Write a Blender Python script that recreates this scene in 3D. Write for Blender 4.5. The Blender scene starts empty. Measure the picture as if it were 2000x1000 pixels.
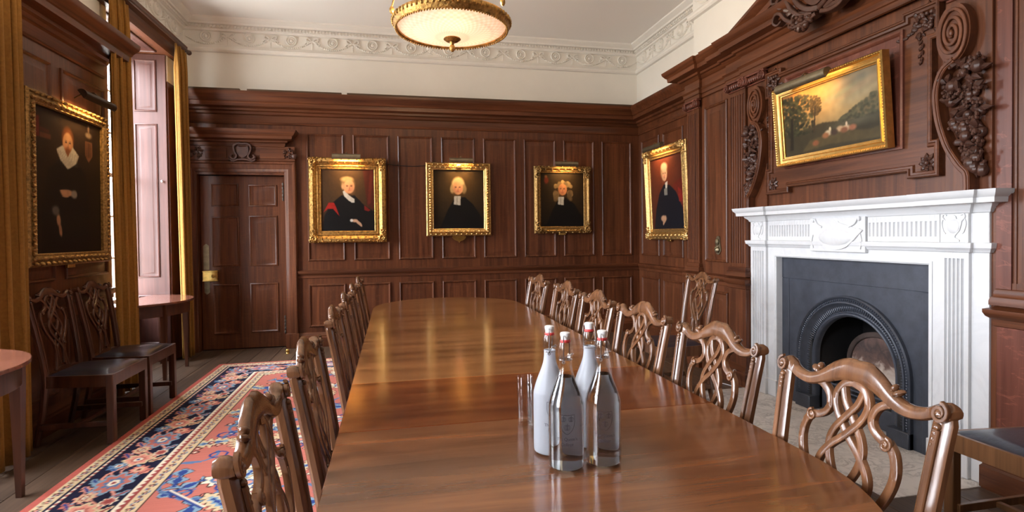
import bpy, bmesh, math, random
import numpy as np
from mathutils import Matrix, Vector
random.seed(7)
S = bpy.context.scene
COL = S.collection
PI = math.pi
# ------------------------------------------------------------------ camera
F_PX, YAW, PITCH, ROLL, CY = 1079.72, 0.211453, 0.0178204, -0.0108934, 478.54
CAM_H = 1.27
def cam_axes():
    r = Vector((math.cos(YAW), -math.sin(YAW), 0)); f = Vector((math.sin(YAW), math.cos(YAW), 0)); u = Vector((0, 0, 1))
    f2 = f*math.cos(PITCH) - u*math.sin(PITCH); u2 = u*math.cos(PITCH) + f*math.sin(PITCH)
    r3 = r*math.cos(ROLL) + u2*math.sin(ROLL); u3 = u2*math.cos(ROLL) - r*math.sin(ROLL)
    return r3, u3, f2
cd = bpy.data.cameras.new('camera'); cam = bpy.data.objects.new('camera', cd); COL.objects.link(cam)
_r, _u, _f = cam_axes()
cam.matrix_world = Matrix(((_r.x, _u.x, -_f.x, 0), (_r.y, _u.y, -_f.y, 0), (_r.z, _u.z, -_f.z, CAM_H), (0, 0, 0, 1)))
cd.sensor_width = 36; cd.sensor_fit = 'HORIZONTAL'; cd.lens = F_PX*36/2000; cd.shift_y = (CY-500)/2000
cd.clip_start = 0.05; cd.clip_end = 200
S.camera = cam
# ------------------------------------------------------------------ light
SKY = 20.0; EXPO = 0.85
vs = S.view_settings
vs.view_transform = 'Standard'; vs.look = 'None'; vs.gamma = 1; vs.use_curve_mapping = False; vs.exposure = EXPO
w = bpy.data.worlds.new('sky'); S.world = w; w.use_nodes = True
nt = w.node_tree; nt.nodes.clear()
_tc = nt.nodes.new('ShaderNodeTexCoord'); _sx = nt.nodes.new('ShaderNodeSeparateXYZ')
_rp = nt.nodes.new('ShaderNodeValToRGB'); _bg = nt.nodes.new('ShaderNodeBackground'); _wo = nt.nodes.new('ShaderNodeOutputWorld')
nt.links.new(_tc.outputs['Generated'], _sx.inputs[0]); 
_mr = nt.nodes.new('ShaderNodeMapRange'); _mr.inputs[1].default_value = -1; _mr.inputs[2].default_value = 1
nt.links.new(_sx.outputs['Z'], _mr.inputs[0]); nt.links.new(_mr.outputs[0], _rp.inputs[0])
_rp.color_ramp.elements[0].position = 0.47; _rp.color_ramp.elements[0].color = (.37, .36, .33, 1)      # lawn and gravel outside
_rp.color_ramp.elements[1].position = 0.53; _rp.color_ramp.elements[1].color = (.92, .97, 1.06, 1)    # pale overcast sky
_bg.inputs[1].default_value = SKY
nt.links.new(_rp.outputs[0], _bg.inputs[0]); nt.links.new(_bg.outputs[0], _wo.inputs[0])
# room dimensions
XL, XR, YB, YF, ZC = -2.25, 3.16, 6.75, -2.6, 3.71
XBR = 2.87                      # face of the panelled chimney breast
WIN = [(5.10, 6.34), (2.28, 3.52), (-0.54, 0.70)]      # window openings along the left wall
WZ0, WZ1, WX = 0.62, 3.16, -2.66
for i, (a, b) in enumerate(WIN):          # portals: they only guide the sky light through the openings
    l = bpy.data.lights.new('window_daylight', 'AREA'); l.shape = 'RECTANGLE'; l.size = WZ1-WZ0; l.size_y = b-a
    l.cycles.is_portal = True
    o = bpy.data.objects.new('window_daylight', l); COL.objects.link(o)
    o.location = (WX-0.05, (a+b)/2, (WZ0+WZ1)/2); o.rotation_euler = (0, -PI/2, 0)
# ------------------------------------------------------------------ helpers
def lin(c): 
    return tuple(((x/255.0)/12.92 if x/255.0 <= .04045 else ((x/255.0+.055)/1.055)**2.4) for x in c)
def wm(o):
    m = o.matrix_basis.copy()
    return (wm(o.parent) @ m) if o.parent else m
def prep(o, loc=None, rz=0, rx=0):
    if loc is not None: o.location = loc
    o.rotation_euler = (rx, 0, rz)
    return o
def tag(o, label, cat, group=None):
    o['label'] = label; o['category'] = cat
    if group: o['group'] = group
    return o
def thing(name, label, cat, loc=(0, 0, 0), rz=0, group=None, rx=0):
    o = bpy.data.objects.new(name, None); COL.objects.link(o); o.empty_display_size = .1
    prep(o, loc, rz, rx); tag(o, label, cat, group); bpy.context.view_layer.update() if False else None
    return o
def struct(o):
    o['kind'] = 'structure'; return o
def sempty(name, loc=(0, 0, 0)):
    o = bpy.data.objects.new(name, None); COL.objects.link(o); o.location = loc; o.empty_display_size = .1
    return struct(o)
def inst(src, parent=None, loc=(0, 0, 0), rz=0, scale=None, rx=0):
    """a copy of one mesh object sharing its mesh data"""
    o = src.copy(); COL.objects.link(o); o.parent = parent; o.location = loc; o.rotation_euler = (rx, 0, rz)
    if scale: o.scale = scale
    return o
def copy_tree(o, parent=None):
    c = o.copy(); COL.objects.link(c); c.parent = parent
    for ch in list(o.children): copy_tree(ch, c)
    return c
def catmull(pts, n=8, closed=False):
    P = [np.array(p, float) for p in pts]; out = []
    m = len(P); rng = range(m if closed else m-1)
    for i in rng:
        p0 = P[(i-1) % m] if (closed or i > 0) else 2*P[0]-P[1]
        p1 = P[i]; p2 = P[(i+1) % m]
        p3 = P[(i+2) % m] if (closed or i+2 < m) else 2*P[-1]-P[-2]
        for k in range(n):
            t = k/n
            out.append(.5*((2*p1)+(-p0+p2)*t+(2*p0-5*p1+4*p2-p3)*t*t+(-p0+3*p1-3*p2+p3)*t**3))
    if not closed: out.append(P[-1])
    return out
ID = lambda u, v, d: (u, -d, v)               # local wall frame: u across, v up, d towards the room
def mback(u, v, d): return (u, YB-d, v)
def mright(u, v, d): return (XR-d, u, v)
def mbreast(u, v, d): return (XBR-d, u, v)
def mleft(u, v, d): return (XL+d, u, v)
class MB:
    def __init__(s): s.v = []; s.f = []
    def add(s, vs_, fs):
        o = len(s.v); s.v += [tuple(map(float, p)) for p in vs_]; s.f += [tuple(i+o for i in q) for q in fs]; return s
    def box(s, x0, x1, y0, y1, z0, z1, b=0.0):
        lo = (min(x0, x1), min(y0, y1), min(z0, z1)); hi = (max(x0, x1), max(y0, y1), max(z0, z1))
        b = min(b, .49*min(hi[i]-lo[i] for i in range(3)))
        if b <= 0:
            vs_ = [((hi if i & 1 else lo)[0], (hi if i & 2 else lo)[1], (hi if i & 4 else lo)[2]) for i in range(8)]
            return s.add(vs_, [(0, 1, 3, 2), (4, 6, 7, 5), (0, 4, 5, 1), (2, 3, 7, 6), (0, 2, 6, 4), (1, 5, 7, 3)])
        idx = {}; vs_ = []
        for c in range(8):
            for k in range(3):
                p = []
                for a in range(3):
                    h = (c >> a) & 1
                    p.append((hi if h else lo)[a] + (0 if a == k else (-b if h else b)))
                idx[c, k] = len(vs_); vs_.append(p)
        fs = []
        for k in range(3):
            i, j = [a for a in range(3) if a != k]
            for h in (0, 1):
                q = [(h << k) | (a << i) | (c << j) for a, c in ((0, 0), (1, 0), (1, 1), (0, 1))]
                fs.append(tuple(idx[c, k] for c in q))
        for a in range(3):
            i, j = [x for x in range(3) if x != a]
            for hi_ in (0, 1):
                for hj in (0, 1):
                    c0 = (hi_ << i) | (hj << j); c1 = c0 | (1 << a)
                    fs.append((idx[c0, i], idx[c1, i], idx[c1, j], idx[c0, j]))
        for c in range(8): fs.append((idx[c, 0], idx[c, 1], idx[c, 2]))
        return s.add(vs_, fs)
    def mbox(s, m, u0, u1, v0, v1, d0, d1, b=0.0):
        a = m(u0, v0, d0); c = m(u1, v1, d1)
        return s.box(a[0], c[0], a[1], c[1], a[2], c[2], b)
    def lathe(s, prof, c=(0, 0, 0), n=24, axis='z', close=False):
        vs_ = []; fs = []
        for r, h in prof:
            for k in range(n):
                a = 2*PI*k/n; x, y = r*math.cos(a), r*math.sin(a)
                p = {'z': (x, y, h), 'x': (h, x, y), 'y': (x, h, y)}[axis]
                vs_.append((p[0]+c[0], p[1]+c[1], p[2]+c[2]))
        m = len(prof)
        for i in range(m if close else m-1):
            for k in range(n):
                fs.append((i*n+k, i*n+(k+1) % n, ((i+1) % m)*n+(k+1) % n, ((i+1) % m)*n+k))
        if not close:
            if prof[0][0] > 1e-6: fs.append(tuple(range(n))[::-1])
            if prof[-1][0] > 1e-6: fs.append(tuple((m-1)*n+k for k in range(n)))
        return s.add(vs_, fs)
    def tube(s, pts, r, n=8, closed=False, cap=True):
        P = [Vector(p) for p in pts]; m = len(P); vs_ = []; fs = []
        up = None
        for i, p in enumerate(P):
            if closed: t = P[(i+1) % m]-P[i-1]
            else: t = P[min(i+1, m-1)]-P[max(i-1, 0)]
            t = t.normalized() if t.length > 1e-9 else Vector((0, 0, 1))
            if up is None:
                up = t.cross(Vector((0, 0, 1)))
                if up.length < .1: up = t.cross(Vector((1, 0, 0)))
            up = (up - t*up.dot(t)).normalized(); sd = t.cross(up)
            rr = r[i] if isinstance(r, (list, tuple)) else r
            for k in range(n):
                a = 2*PI*k/n; vs_.append(p+up*(rr*math.cos(a))+sd*(rr*math.sin(a)))
        for i in range(m if closed else m-1):
            for k in range(n):
                j = (i+1) % m
                fs.append((i*n+k, i*n+(k+1) % n, j*n+(k+1) % n, j*n+k))
        if cap and not closed: fs += [tuple(range(n))[::-1], tuple((m-1)*n+k for k in range(n))]
        return s.add(vs_, fs)
    def ribbon(s, path, wd, t, m, d0=0.0, closed=False, rnd=.3):
        """strap along a 2-D path in the (u,v) plane of mapper m, wd wide, t deep, with eased edges"""
        n = len(path); vs_ = []; fs = []
        for i, p in enumerate(path):
            a = path[(i-1) % n] if (closed or i > 0) else p; b = path[(i+1) % n] if (closed or i < n-1) else p
            tx, ty = b[0]-a[0], b[1]-a[1]; L = math.hypot(tx, ty) or 1; nx, ny = -ty/L, tx/L
            ww = (wd[i] if isinstance(wd, (list, tuple)) else wd)/2; dd = d0[i] if isinstance(d0, (list, tuple)) else d0
            e = rnd*min(ww, t)
            for q, h in ((-ww, 0), (-ww, t-e), (-ww+e, t), (ww-e, t), (ww, t-e), (ww, 0)):
                vs_.append(m(p[0]+nx*q, p[1]+ny*q, dd+h))
        k = 6
        for i in range(n if closed else n-1):
            j = (i+1) % n
            for q in range(k): fs.append((i*k+q, i*k+(q+1) % k, j*k+(q+1) % k, j*k+q))
        if not closed: fs += [tuple(range(k))[::-1], tuple((n-1)*k+q for q in range(k))]
        return s.add(vs_, fs)
    def prism(s, poly, d0, d1, m):
        n = len(poly)
        vs_ = [m(u, v, d0) for u, v in poly]+[m(u, v, d1) for u, v in poly]
        fs = [tuple(range(n))[::-1], tuple(range(n, 2*n))]+[(i, (i+1) % n, n+(i+1) % n, n+i) for i in range(n)]
        return s.add(vs_, fs)
    def frame(s, u0, u1, v0, v1, prof, m, fill=False):
        """mitred rectangular moulding: prof is a list of (inset, depth)"""
        vs_ = []; fs = []
        for ins, d in prof:
            vs_ += [m(u0+ins, v0+ins, d), m(u1-ins, v0+ins, d), m(u1-ins, v1-ins, d), m(u0+ins, v1-ins, d)]
        for i in range(len(prof)-1):
            for k in range(4): fs.append((4*i+k, 4*i+(k+1) % 4, 4*i+4+(k+1) % 4, 4*i+4+k))
        if fill: k = 4*(len(prof)-1); fs.append((k, k+1, k+2, k+3))
        return s.add(vs_, fs)
    def sweep(s, path, prof, cap=True):
        """moulding along a plan path (x,y); profile (out, z); the room lies on the right hand of the path"""
        n = len(path); vs_ = []; fs = []; m = len(prof); N = []
        for i in range(n-1):
            dx, dy = path[i+1][0]-path[i][0], path[i+1][1]-path[i][1]; L = math.hypot(dx, dy); N.append((dy/L, -dx/L))
        for i, p in enumerate(path):
            a = N[max(i-1, 0)]; b = N[min(i, n-2)]
            k = 1+a[0]*b[0]+a[1]*b[1]; ox, oy = ((a[0]+b[0])/k, (a[1]+b[1])/k)
            for o, z in prof: vs_.append((p[0]+ox*o, p[1]+oy*o, z))
        for i in range(n-1):
            for k in range(m-1): fs.append((i*m+k, i*m+k+1, (i+1)*m+k+1, (i+1)*m+k))
        if cap: fs += [tuple(range(m)), tuple((n-1)*m+k for k in range(m))[::-1]]
        return s.add(vs_, fs)
    def blob(s, c, r, n=8, m=5, rot=None):
        vs_ = []; fs = []; r = (r, r, r) if not isinstance(r, (tuple, list)) else r
        for i in range(m+1):
            th = PI*i/m
            for k in range(n):
                a = 2*PI*k/n
                p = Vector((r[0]*math.sin(th)*math.cos(a), r[1]*math.sin(th)*math.sin(a), r[2]*math.cos(th)))
                if rot is not None: p = rot @ p
                vs_.append((c[0]+p.x, c[1]+p.y, c[2]+p.z))
        for i in range(m):
            for k in range(n): fs.append((i*n+k, i*n+(k+1) % n, (i+1)*n+(k+1) % n, (i+1)*n+k))
        return s.add(vs_, fs)
    def mblob(s, m, u, v, d, ru, rv, rd, ang=0, n=8, k=5):
        """ellipsoid in a wall frame, turned by ang in the plane of the wall"""
        vs_ = []; fs = []; ca, sa = math.cos(ang), math.sin(ang)
        for i in range(k+1):
            th = PI*i/k
            for q in range(n):
                a = 2*PI*q/n; x = ru*math.sin(th)*math.cos(a); y = rv*math.cos(th); z = rd*math.sin(th)*math.sin(a)
                vs_.append(m(u+x*ca-y*sa, v+x*sa+y*ca, d+z))
        for i in range(k):
            for q in range(n): fs.append((i*n+q, i*n+(q+1) % n, (i+1)*n+(q+1) % n, (i+1)*n+q))
        return s.add(vs_, fs)
    def leaf(s, m, u, v, d, L, W, ang, h=.01):
        """pointed carved leaf lying on a wall frame"""
        ca, sa = math.cos(ang), math.sin(ang)
        pts = [(0, 0, 0), (.25, .42, .5), (.6, .5, .9), (1, 0, .3), (.6, -.5, .9), (.25, -.42, .5), (.5, 0, 1.5)]
        vs_ = [m(u+(a*L)*ca-(b*W)*sa, v+(a*L)*sa+(b*W)*ca, d+c*h) for a, b, c in pts]
        vs_ += [m(u+(a*L)*ca-(b*W)*sa, v+(a*L)*sa+(b*W)*ca, d-.002) for a, b, c in pts[:6]]
        fs = [(i, (i+1) % 6, 6) for i in range(6)]+[(i, 7+i, 7+(i+1) % 6, (i+1) % 6) for i in range(6)]
        return s.add(vs_, fs)
    def build(s, name, mat=None, parent=None, world=False, smooth=38, recalc=True):
        me = bpy.data.meshes.new(name); me.from_pydata(s.v, [], s.f); me.validate(clean_customdata=False)
        if recalc:
            bm = bmesh.new(); bm.from_mesh(me); bmesh.ops.recalc_face_normals(bm, faces=bm.faces); bm.to_mesh(me); bm.free()
        if world and parent is not None: me.transform(wm(parent).inverted())
        if smooth:
            me.polygons.foreach_set('use_smooth', [True]*len(me.polygons)); me.set_sharp_from_angle(angle=math.radians(smooth))
        o = bpy.data.objects.new(name, me); COL.objects.link(o)
        if mat is not None: me.materials.append(mat)
        if parent is not None: o.parent = parent
        return o
# ------------------------------------------------------------------ materials
def newmat(name):
    m = bpy.data.materials.new(name); m.use_nodes = True; t = m.node_tree
    return m, t, t.nodes['Principled BSDF']
def N(t, kind, **kw):
    n = t.nodes.new(kind)
    for k, v in kw.items(): setattr(n, k, v)
    return n
def ramp(t, stops, interp='LINEAR'):
    r = N(t, 'ShaderNodeValToRGB'); e = r.color_ramp.elements; r.color_ramp.interpolation = interp
    while len(e) < len(stops): e.new(.5)
    for i, (p, c) in enumerate(stops): e[i].position = p; e[i].color = (*c[:3], 1)
    return r
def coords(t, scale, rnd=True, world=False):
    if world: g = N(t, 'ShaderNodeNewGeometry'); src = g.outputs['Position']
    else: g = N(t, 'ShaderNodeTexCoord'); src = g.outputs['Object']
    if rnd:
        oi = N(t, 'ShaderNodeObjectInfo'); ml = N(t, 'ShaderNodeVectorMath', operation='SCALE')
        ml.inputs[0].default_value = (7.3, 3.1, 5.7); t.links.new(oi.outputs['Random'], ml.inputs['Scale'])
        ad = N(t, 'ShaderNodeVectorMath', operation='ADD'); t.links.new(src, ad.inputs[0]); t.links.new(ml.outputs[0], ad.inputs[1]); src = ad.outputs[0]
    mp = N(t, 'ShaderNodeMapping'); mp.inputs['Scale'].default_value = scale; t.links.new(src, mp.inputs[0])
    return mp.outputs[0]
def noise(t, vec, scale=1, detail=4, rough=.55, dist=0):
    n = N(t, 'ShaderNodeTexNoise'); n.inputs['Scale'].default_value = scale; n.inputs['Detail'].default_value = detail
    n.inputs['Roughness'].default_value = rough; n.inputs['Distortion'].default_value = dist; t.links.new(vec, n.inputs['Vector']); return n
def mixc(t, a, b, fac, mode='MIX'):
    m = N(t, 'ShaderNodeMix', data_type='RGBA', blend_type=mode)
    for s_, x in ((6, a), (7, b), (0, fac)):
        if hasattr(x, 'is_linked') or hasattr(x, 'links'): t.links.new(x, m.inputs[s_])
        else: m.inputs[s_].default_value = (*x[:3], 1) if s_ else x
    return m.outputs[2]
def bump(t, b, h, strength=.2, dist=.01):
    n = N(t, 'ShaderNodeBump'); n.inputs['Strength'].default_value = strength; n.inputs['Distance'].default_value = dist
    t.links.new(h, n.inputs['Height']); t.links.new(n.outputs[0], b.inputs['Normal'])
def wood(name, dark, light, axis='z', rough=.38, fine=26.0, coat=0.0, fleck=0.0, var=.25, world=False):
    m, t, b = newmat(name)
    sc = {'x': (1.1, fine, fine), 'y': (fine, 1.1, fine), 'z': (fine, fine, 1.1)}[axis]
    v = coords(t, sc, not world, world)
    n1 = noise(t, v, 1, 6, .62, .55); r = ramp(t, [(.28, dark), (.72, light)]); t.links.new(n1.outputs['Fac'], r.inputs[0])
    v2 = coords(t, tuple(x*.16 if x > 2 else x*.5 for x in sc), not world, world); n2 = noise(t, v2, 1.3, 3, .5)
    r2 = ramp(t, [(.3, (1-var,)*3), (.7, (1+var,)*3)]); t.links.new(n2.outputs['Fac'], r2.inputs[0])
    c = mixc(t, r.outputs[0], r2.outputs[0], 1.0, 'MULTIPLY')
    if fleck:
        v3 = coords(t, {'x': (4, 30, 30), 'y': (30, 4, 30), 'z': (9, 9, 26)}[axis], not world, world); n3 = noise(t, v3, 1, 2, .5, 1.6)
        r3 = ramp(t, [(.60, (0, 0, 0)), (.66, (1, 1, 1)), (.72, (0, 0, 0))]); t.links.new(n3.outputs['Fac'], r3.inputs[0])
        mu = N(t, 'ShaderNodeMath', operation='MULTIPLY'); mu.inputs[1].default_value = fleck; t.links.new(r3.outputs[0], mu.inputs[0])
        c = mixc(t, c, tuple(min(1, x*2.2) for x in light), mu.outputs[0])
    t.links.new(c, b.inputs['Base Color']); b.inputs['Roughness'].default_value = rough; b.inputs['Specular IOR Level'].default_value = .38 if not coat else .5
    b.inputs['Coat Weight'].default_value = coat; b.inputs['Coat Roughness'].default_value = .12
    bump(t, b, n1.outputs['Fac'], .12, .004)
    return m
def plain(name, col, rough=.5, metal=0.0, spec=.5, nz=0.0, nscale=8, bmp=0.0, **kw):
    m, t, b = newmat(name); b.inputs['Base Color'].default_value = (*col, 1); b.inputs['Roughness'].default_value = rough
    b.inputs['Metallic'].default_value = metal; b.inputs['Specular IOR Level'].default_value = spec
    if nz or bmp:
        v = coords(t, (1, 1, 1), False); n = noise(t, v, nscale, 5, .6)
        if nz:
            r = ramp(t, [(.3, tuple(x*(1-nz) for x in col)), (.7, tuple(min(1, x*(1+nz)) for x in col))]); t.links.new(n.outputs['Fac'], r.inputs[0]); t.links.new(r.outputs[0], b.inputs['Base Color'])
        if bmp: bump(t, b, n.outputs['Fac'], bmp, .01)
    for k, x in kw.items(): b.inputs[k.replace('_', ' ')].default_value = x
    return m
D_, L_ = (.048, .0132, .0048), (.146, .0475, .0182)
OAK_V = wood('oak_vertical', D_, L_, 'z', .36, 30, fleck=.10)
OAK_X = wood('oak_along_x', D_, L_, 'x', .36, 30, fleck=.06)
OAK_Y = wood('oak_along_y', D_, L_, 'y', .36, 30, fleck=.06)
OAK_CARVED = plain('carved_oak', (.060, .023, .014), .40, nz=.35, nscale=30)
OAK_RAY = wood('figured_oak', (.075, .022, .013), (.17, .055, .034), 'z', .36, 22, fleck=.30)
MAHOG = wood('chair_mahogany', (.074, .029, .0125), (.20, .086, .037), 'z', .25, 34, coat=.35)
MAHOG_L = wood('light_brown_wood', (.10, .043, .016), (.23, .105, .042), 'z', .34, 34, coat=.2)
MAHOG_D = wood('mahogany_painted_shade', (.036, .011, .006), (.095, .032, .015), 'z', .33, 34, coat=.2)  # darkened copy: shade along the window wall is put into the colour
MAHOG_S = wood('mahogany_painted_sheen', (.10, .034, .020), (.22, .085, .055), 'x', .22, 28, coat=.8)  # lighter colour stands in for window reflection on the side table tops
def table_wood(name, a, b_): return wood(name, a, b_, 'x', .20, 17, coat=.55, var=.34)
TABLE_A = table_wood('table_mahogany', (.080, .027, .010), (.235, .088, .031))
TABLE_F = table_wood('table_golden_mahogany', (.110, .040, .0125), (.315, .130, .043))
TABLE_R = table_wood('table_leaf_red_mahogany', (.058, .0125, .003), (.19, .050, .011))
PLASTER = plain('plaster_white', (.80, .78, .74), .8, nz=.03, nscale=3)
CEILM = plain('ceiling_white', (.86, .84, .81), .85)
PAINTW = plain('wall_paint', (.80, .78, .73), .8, nz=.03, nscale=2)
IRON = plain('cast_iron', (.050, .056, .072), .40, .2, nz=.2, nscale=14, bmp=.05)
IRON_D = plain('sooty_iron', (.012, .011, .011), .75, nz=.4, nscale=12)
BRICK = plain('sooty_firebrick', (.055, .035, .028), .9, nz=.5, nscale=9, bmp=.3)
FIRECLAY = plain('burnt_fireclay', (.38, .28, .22), .85, nz=.55, nscale=7, bmp=.3)
GILT = plain('gilt', (.47, .265, .078), .36, .9, nz=.6, nscale=45, bmp=.6)
GILT_P = plain('pale_gilt', (.60, .385, .145), .33, .9, nz=.45, nscale=55, bmp=.5)
GILT_S = plain('bright_gilt', (.74, .47, .15), .30, .95, nz=.15, nscale=30, bmp=.08)
GILT_D = plain('old_gilt', (.34, .20, .065), .42, .75, nz=.6, nscale=60, bmp=.6)
BRASS = plain('brass', (.68, .46, .14), .28, 1.0, nz=.25, nscale=25)
BRASS_D = plain('dull_brass', (.26, .21, .13), .42, .85, nz=.2, nscale=20)
STEEL = plain('steel_wire', (.45, .45, .47), .25, 1.0)
LEATHER = plain('navy_leather', (.012, .014, .028), .33, nz=.3, nscale=50, bmp=.12, Coat_Weight=.25)
CERAMIC = plain('white_ceramic', (.85, .84, .83), .15)
RUBBER = plain('red_rubber', (.62, .05, .05), .5)
INK = plain('dark_ink', (.012, .014, .035), .6)
COALM = plain('coal', (.03, .026, .026), .7, nz=.6, nscale=20, bmp=.5)
BULB = None
def marble(name, base, vein, scale, amt, rough):
    m, t, b = newmat(name); v = coords(t, (1, 1, 1), False)
    n = noise(t, v, scale, 8, .65, 1.8); r = ramp(t, [(.44, (0, 0, 0)), (.50, (1, 1, 1)), (.56, (0, 0, 0))]); t.links.new(n.outputs['Fac'], r.inputs[0])
    n2 = noise(t, v, scale*.5, 4, .5); r2 = ramp(t, [(.35, (0, 0, 0)), (.75, (1, 1, 1))]); t.links.new(n2.outputs['Fac'], r2.inputs[0])
    mu = N(t, 'ShaderNodeMath', operation='MULTIPLY'); t.links.new(r.outputs[0], mu.inputs[0]); t.links.new(r2.outputs[0], mu.inputs[1])
    m2 = N(t, 'ShaderNodeMath', operation='MULTIPLY'); t.links.new(mu.outputs[0], m2.inputs[0]); m2.inputs[1].default_value = amt
    t.links.new(mixc(t, base, vein, m2.outputs[0]), b.inputs['Base Color']); b.inputs['Roughness'].default_value = rough
    return m
MARBLE = marble('white_marble', (.665, .67, .675), (.44, .44, .45), 1.6, .45, .32)
MARBLE_H = marble('veined_hearth_marble', (.70, .67, .64), (.14, .12, .12), 6.5, 1.0, .35)
def velvet():
    m, t, b = newmat('gold_velvet'); v = coords(t, (1, 1, 1), False); n = noise(t, v, 60, 2)
    r = ramp(t, [(.3, (.25, .115, .015)), (.7, (.33, .155, .024))]); t.links.new(n.outputs['Fac'], r.inputs[0]); t.links.new(r.outputs[0], b.inputs['Base Color'])
    b.inputs['Roughness'].default_value = .85; b.inputs['Sheen Weight'].default_value = .15; b.inputs['Sheen Tint'].default_value = (.9, .6, .2, 1)
    tr = N(t, 'ShaderNodeBsdfTranslucent'); tr.inputs[0].default_value = (.45, .22, .04, 1)
    mx = N(t, 'ShaderNodeMixShader'); mx.inputs[0].default_value = .12
    t.links.new(b.outputs[0], mx.inputs[1]); t.links.new(tr.outputs[0], mx.inputs[2]); t.links.new(mx.outputs[0], t.nodes['Material Output'].inputs[0])
    return m
VELVET = velvet()
def paned():
    m, t, b = newmat('window_glass'); tr = N(t, 'ShaderNodeBsdfTransparent'); gl = N(t, 'ShaderNodeBsdfGlossy'); gl.inputs['Roughness'].default_value = .02
    fr = N(t, 'ShaderNodeFresnel'); fr.inputs[0].default_value = 1.3
    mx = N(t, 'ShaderNodeMixShader'); t.links.new(fr.outputs[0], mx.inputs[0]); t.links.new(tr.outputs[0], mx.inputs[1]); t.links.new(gl.outputs[0], mx.inputs[2])
    t.links.new(mx.outputs[0], t.nodes['Material Output'].inputs[0]); return m
PANE = paned()
GLASS = plain('clear_glass', (.97, .99, .98), .0, Transmission_Weight=1.0, IOR=1.47)
FROST = plain('frosted_glass', (.83, .86, .92), .45, Transmission_Weight=.66, IOR=1.33)
WATER = plain('water', (.99, 1, 1), 0, Transmission_Weight=1.0, IOR=1.36)
def thin_glass():
    m, t, b = newmat('thin_clear_glass'); tr = N(t, 'ShaderNodeBsdfTransparent'); tr.inputs[0].default_value = (.985, .992, .99, 1); gl = N(t, 'ShaderNodeBsdfGlossy'); gl.inputs['Roughness'].default_value = .03
    lw = N(t, 'ShaderNodeLayerWeight'); lw.inputs[0].default_value = .5
    pw = N(t, 'ShaderNodeMath', operation='POWER'); pw.inputs[1].default_value = 3.2; t.links.new(lw.outputs['Facing'], pw.inputs[0])
    ma = N(t, 'ShaderNodeMath', operation='MULTIPLY_ADD'); ma.inputs[1].default_value = .62; ma.inputs[2].default_value = .035; t.links.new(pw.outputs[0], ma.inputs[0])
    mx = N(t, 'ShaderNodeMixShader'); t.links.new(ma.outputs[0], mx.inputs[0]); t.links.new(tr.outputs[0], mx.inputs[1]); t.links.new(gl.outputs[0], mx.inputs[2]); t.links.new(mx.outputs[0], t.nodes['Material Output'].inputs[0]); return m
GLASS = thin_glass()
def attrmat(name, rough, coat=0.0, bmp=0.0, sheen=0.0):
    m, t, b = newmat(name); a = N(t, 'ShaderNodeAttribute'); a.attribute_name = 'Col'
    t.links.new(a.outputs['Color'], b.inputs['Base Color']); b.inputs['Roughness'].default_value = rough; b.inputs['Coat Weight'].default_value = coat
    b.inputs['Sheen Weight'].default_value = sheen; b.inputs['Specular IOR Level'].default_value = .22
    if bmp:
        v = coords(t, (1, 1, 1), False); n = noise(t, v, 260, 2); bump(t, b, n.outputs['Fac'], bmp, .004)
    return m
CANVAS = attrmat('oil_painting', .45, 0, .05)
RUGM = attrmat('wool_rug', .95, 0, .5)
def emit(name, col, strength, pattern=False):
    m, t, b = newmat(name); b.inputs['Base Color'].default_value = (*col, 1); b.inputs['Emission Color'].default_value = (*col, 1)
    b.inputs['Emission Strength'].default_value = strength; b.inputs['Roughness'].default_value = .3
    return m
TUBE = emit('lit_tube', (1, .62, .25), 5)
# ================================================================== the room
# ---- floor of wide boards running towards the door wall
fl = MB().box(XL-.6, XR+.4, YF-.3, YB+.5, -.10, -.022).build('floor', plain('floor_void', (.012, .009, .007), .9), smooth=0); struct(fl)
def floor_mat():
    m, t, b = newmat('oak_boards'); oi = N(t, 'ShaderNodeObjectInfo')
    v = coords(t, (34, 1.3, 34)); n = noise(t, v, 1, 6, .65, .6)
    r = ramp(t, [(.3, (.046, .028, .018)), (.75, (.135, .085, .055))]); t.links.new(n.outputs['Fac'], r.inputs[0])
    r2 = ramp(t, [(0, (.72, .72, .72)), (1, (1.25, 1.2, 1.15))]); t.links.new(oi.outputs['Random'], r2.inputs[0])
    t.links.new(mixc(t, r.outputs[0], r2.outputs[0], 1.0, 'MULTIPLY'), b.inputs['Base Color']); b.inputs['Roughness'].default_value = .42
    bump(t, b, n.outputs['Fac'], .15, .004); return m
BOARD = floor_mat()
PW = .205; LENS = [2.6, 3.3, 2.1]
pm = []
for L in LENS: pm.append(MB().box(-PW/2+.0018, PW/2-.0018, 0, L-.003, -.022, 0, .0015).build('plank', BOARD, fl))
used = [False]*3
x = XL-.45+PW/2; i = 0
while x < XR+.05:
    y = YF-.05-random.random()*1.4; k = i
    while y < YB+.06:
        q = k % 3; L = LENS[q]; sc = min(1.0, (YB+.08-y)/L)
        if y+L > YF:
            if not used[q]: o = pm[q]; used[q] = True; o.location = (x, y, 0)
            else: o = inst(pm[q], fl, (x, y, 0))
            o.scale = (1, sc, 1)
        y += L; k += 1
    x += PW; i += 2
# ---- ceiling
ce = MB().box(XL-.5, XR+.4, YF-.2, YB+.3, ZC, ZC+.1).build('ceiling', CEILM, smooth=0); struct(ce)
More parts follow.
